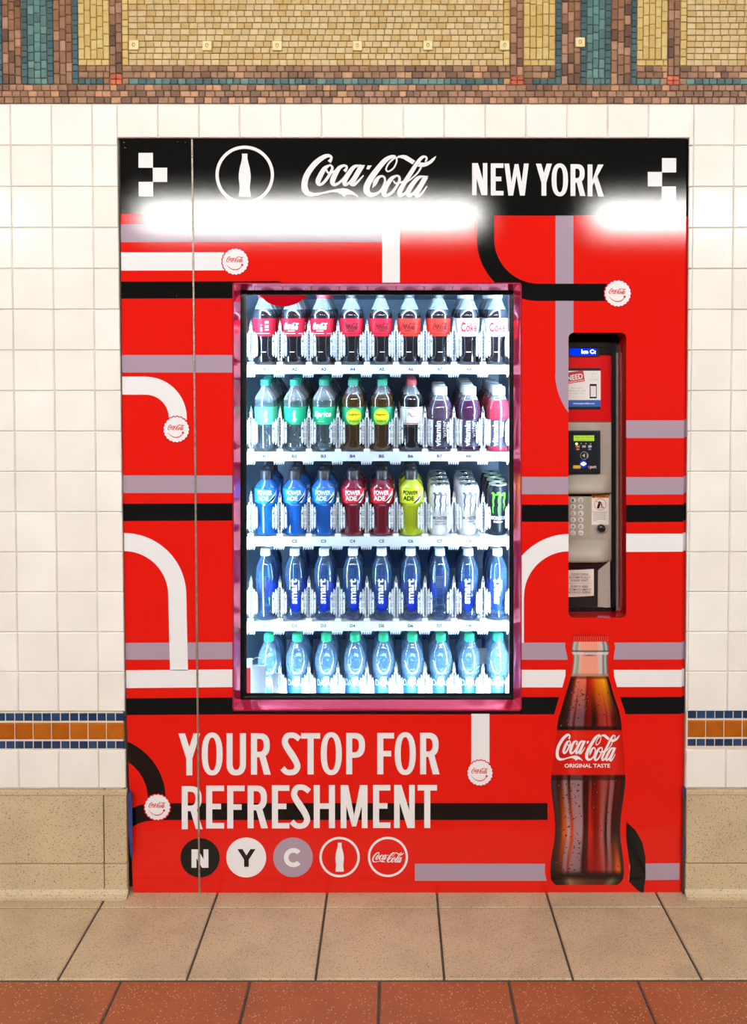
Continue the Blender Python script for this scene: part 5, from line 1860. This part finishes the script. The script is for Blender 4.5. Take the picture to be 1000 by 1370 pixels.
def can_parts(m, lid):
    p = [(0, .0235), (.003, .0262), (.010, .0308), (.014, .0312), (.128, .0312), (.138, .0290), (.143, .0262), (.146, .0262)]
    v, f = lathe(p, 28, True, False)
    b = mesh('can_body', v, f, m, True)
    v, f = lathe([(.146, .0262), (.149, .0268), (.1495, .0258), (.146, .0245), (.1455, .0150)], 28, False, True)
    l = mesh('lid', v, f, lid, True)
    t = mesh('tab', [(-.005, -.012, .1475), (.005, -.012, .1475), (.006, .004, .1475), (-.006, .004, .1475), (-.005, -.012, .149), (.005, -.012, .149), (.006, .004, .149), (-.006, .004, .149)],
             [(0, 1, 5, 4), (1, 2, 6, 5), (2, 3, 7, 6), (3, 0, 4, 7), (4, 5, 6, 7), (3, 2, 1, 0)], I_BLACK)
    return [('can_body', b), ('lid', l), ('pull_tab', t)]


def claws():
    o = []
    for i, (x, top, bot, w) in enumerate(((-.0165, .124, .066, .0062), (.0005, .126, .058, .0076), (.0165, .124, .072, .0062))):
        o += lifted(ribbon([(x - .007, top, .001), (x - .001, top + .001, w), (x + .002, top - .008, w), (x - .0006, top - .022, w * .8), (x + .0014, top - .034, w * .7), (x - .001, (top + bot) / 2 - .012, w * .5), (x + .0006, bot, .0006)], 4), i)
    o += lifted(ribbon([(-.022, .1245, .002), (-.008, .121, .0036), (.0, .1255, .0042), (.009, .120, .0036), (.022, .125, .003)], 4), 4)
    return o


kind('white_can', can_parts(CANW, ALU), [('claw_emblem', print_mesh('claw_emblem', claws(), .0315, I_GREY)), ('label_print', print_mesh('label_print', words('MONSTER', .044, .009, 0, .053, .02) + words('ENERGY', .026, .004, 0, .0425, .01) + words('ZERO ULTRA', .034, .004, 0, .035, .012), .0315, I_GREY))])
kind('black_can', can_parts(CANB, CANL), [('claw_emblem', print_mesh('claw_emblem', claws(), .0315, I_CLAW)), ('label_print', print_mesh('label_print', words('MONSTER', .044, .010, 0, .053, .02) + words('ENERGY', .028, .005, 0, .042, .012), .0315, I_WHITE))])

LOOK = {
    'cola_red': ('dark cola bottle with a red script label', 'bottle'), 'cola_turned': ('dark cola bottle with its red label turned sideways', 'bottle'), 'cola_zero': ('dark cola bottle with black script on red', 'bottle'),
    'cola_zero_bright': ('dark cola bottle with black script on bright red', 'bottle'), 'cola_diet': ('dark cola bottle with a silver label', 'bottle'),
    'sprite': ('clear soda bottle with a green label', 'bottle'), 'sprite_side': ('clear soda bottle with sideways lettering on green', 'bottle'), 'sprite_pale': ('clear soda bottle with a pale green label', 'bottle'),
    'ginger_ale': ('amber ginger ale bottle with green and yellow label', 'bottle'), 'pepper': ('dark soda bottle with a white label and maroon cap', 'bottle'),
    'vitamin_plum': ('white capped bottle of greyish plum drink', 'bottle'), 'vitamin_berry': ('white capped bottle of dark berry drink', 'bottle'), 'vitamin_pink': ('white capped bottle of pink drink', 'bottle'),
    'sports_blue': ('blue sports drink bottle with black cap', 'bottle'), 'sports_red': ('red sports drink bottle with black cap', 'bottle'), 'sports_yellow': ('yellow sports drink bottle with black cap', 'bottle'),
    'smart_water': ('slim water bottle with upright white lettering', 'bottle'), 'smart_water_turned': ('slim water bottle turned away from the glass', 'bottle'), 'spring_water': ('green capped water bottle', 'bottle'),
    'white_can': ('tall white energy drink can with grey claw marks', 'can'), 'black_can': ('tall black energy drink can with green claw marks', 'can'),
}
ROWS = {
    'A': ['cola_turned', 'cola_red', 'cola_red', 'cola_zero', 'cola_zero', 'cola_zero_bright', 'cola_zero_bright', 'cola_diet', 'cola_diet'],
    'B': ['sprite_pale', 'sprite_side', 'sprite', 'ginger_ale', 'ginger_ale', 'pepper', 'vitamin_plum', 'vitamin_berry', 'vitamin_pink'],
    'C': ['sports_blue', 'sports_blue', 'sports_blue', 'sports_red', 'sports_red', 'sports_yellow', 'white_can', 'white_can', 'black_can'],
    'D': ['smart_water_turned', 'smart_water', 'smart_water', 'smart_water', 'smart_water', 'smart_water', 'smart_water_turned', 'smart_water', 'smart_water'],
    'E': ['spring_water'] * 9,
}
ROWX = {'A': (354.5, 38.7), 'B': (357.5, 38.6), 'C': (357.5, 38.5), 'D': (357.5, 38.4), 'E': (361.5, 38.0)}
NTH = ['front', 'second', 'third', 'fourth', 'fifth', 'sixth']
ORD = ['first', 'second', 'third', 'fourth', 'fifth', 'sixth', 'seventh', 'eighth', 'ninth']
GROUP = {'A': 'colas on the top shelf', 'B': 'soft drinks on the second shelf', 'C': 'sports and energy drinks on the third shelf', 'D': 'slim water bottles on the fourth shelf', 'E': 'water bottles on the bottom shelf'}
rj = random.Random(11)
for row, kinds in ROWS.items():
    x0, dx = ROWX[row]
    zr = shelf_z[row] - .004
    for c, kd in enumerate(kinds):
        parts, prints = DR[kd]
        look, cat = LOOK[kd]
        is_can = cat == 'can'
        pitch = .0665 if is_can else (.0765 if kd.startswith('vitamin') else .0735 if row in 'CE' else .0705)
        depth = 4 if is_can else (5 if row in 'AB' and abs(x0 + dx * c - PPX) > 70 else 3)
        yc = rails[row][0] - 30
        X = at(x0 + dx * c, yc, .247).x
        for d in range(depth):
            Y = .247 + pitch * d + (.004 if is_can else 0)
            xo = rj.uniform(-.0025, .0025) if d else rj.uniform(-.001, .001)
            r = Y - SY
            # lowest rim of the leaning base touches the sloping tray
            z = zr + r * SLOPE + .0004
            e = empty(('drink_can' if is_can else ('water_bottle' if 'water' in kd and 'vitamin' not in kd else 'soda_bottle')), (X + xo, Y, z))
            e.rotation_euler = (ANG, 0, 0)
            e.scale = (1.032, 1.032, 1.032)
            where = 'in slot %s%d' % (row, c + 1) if row != 'E' else '%s from the left in the bottom row' % ORD[c]
            pos = ('at the front ' + where if row != 'E' else 'at the front, ' + where) if d == 0 else '%s back %s' % (NTH[d], where) if row != 'E' else '%s back, %s' % (NTH[d], where)
            tag(e, look + ' ' + pos, cat, GROUP[row])
            turn = rj.uniform(-.12, .12) if d == 0 else rj.uniform(-1.2, 1.2)
            for nm, me in parts + (prints if d < (1 if row in 'DE' else 2) else []):
                o = link(nm, me, e)
                o.rotation_euler = (0, 0, turn)
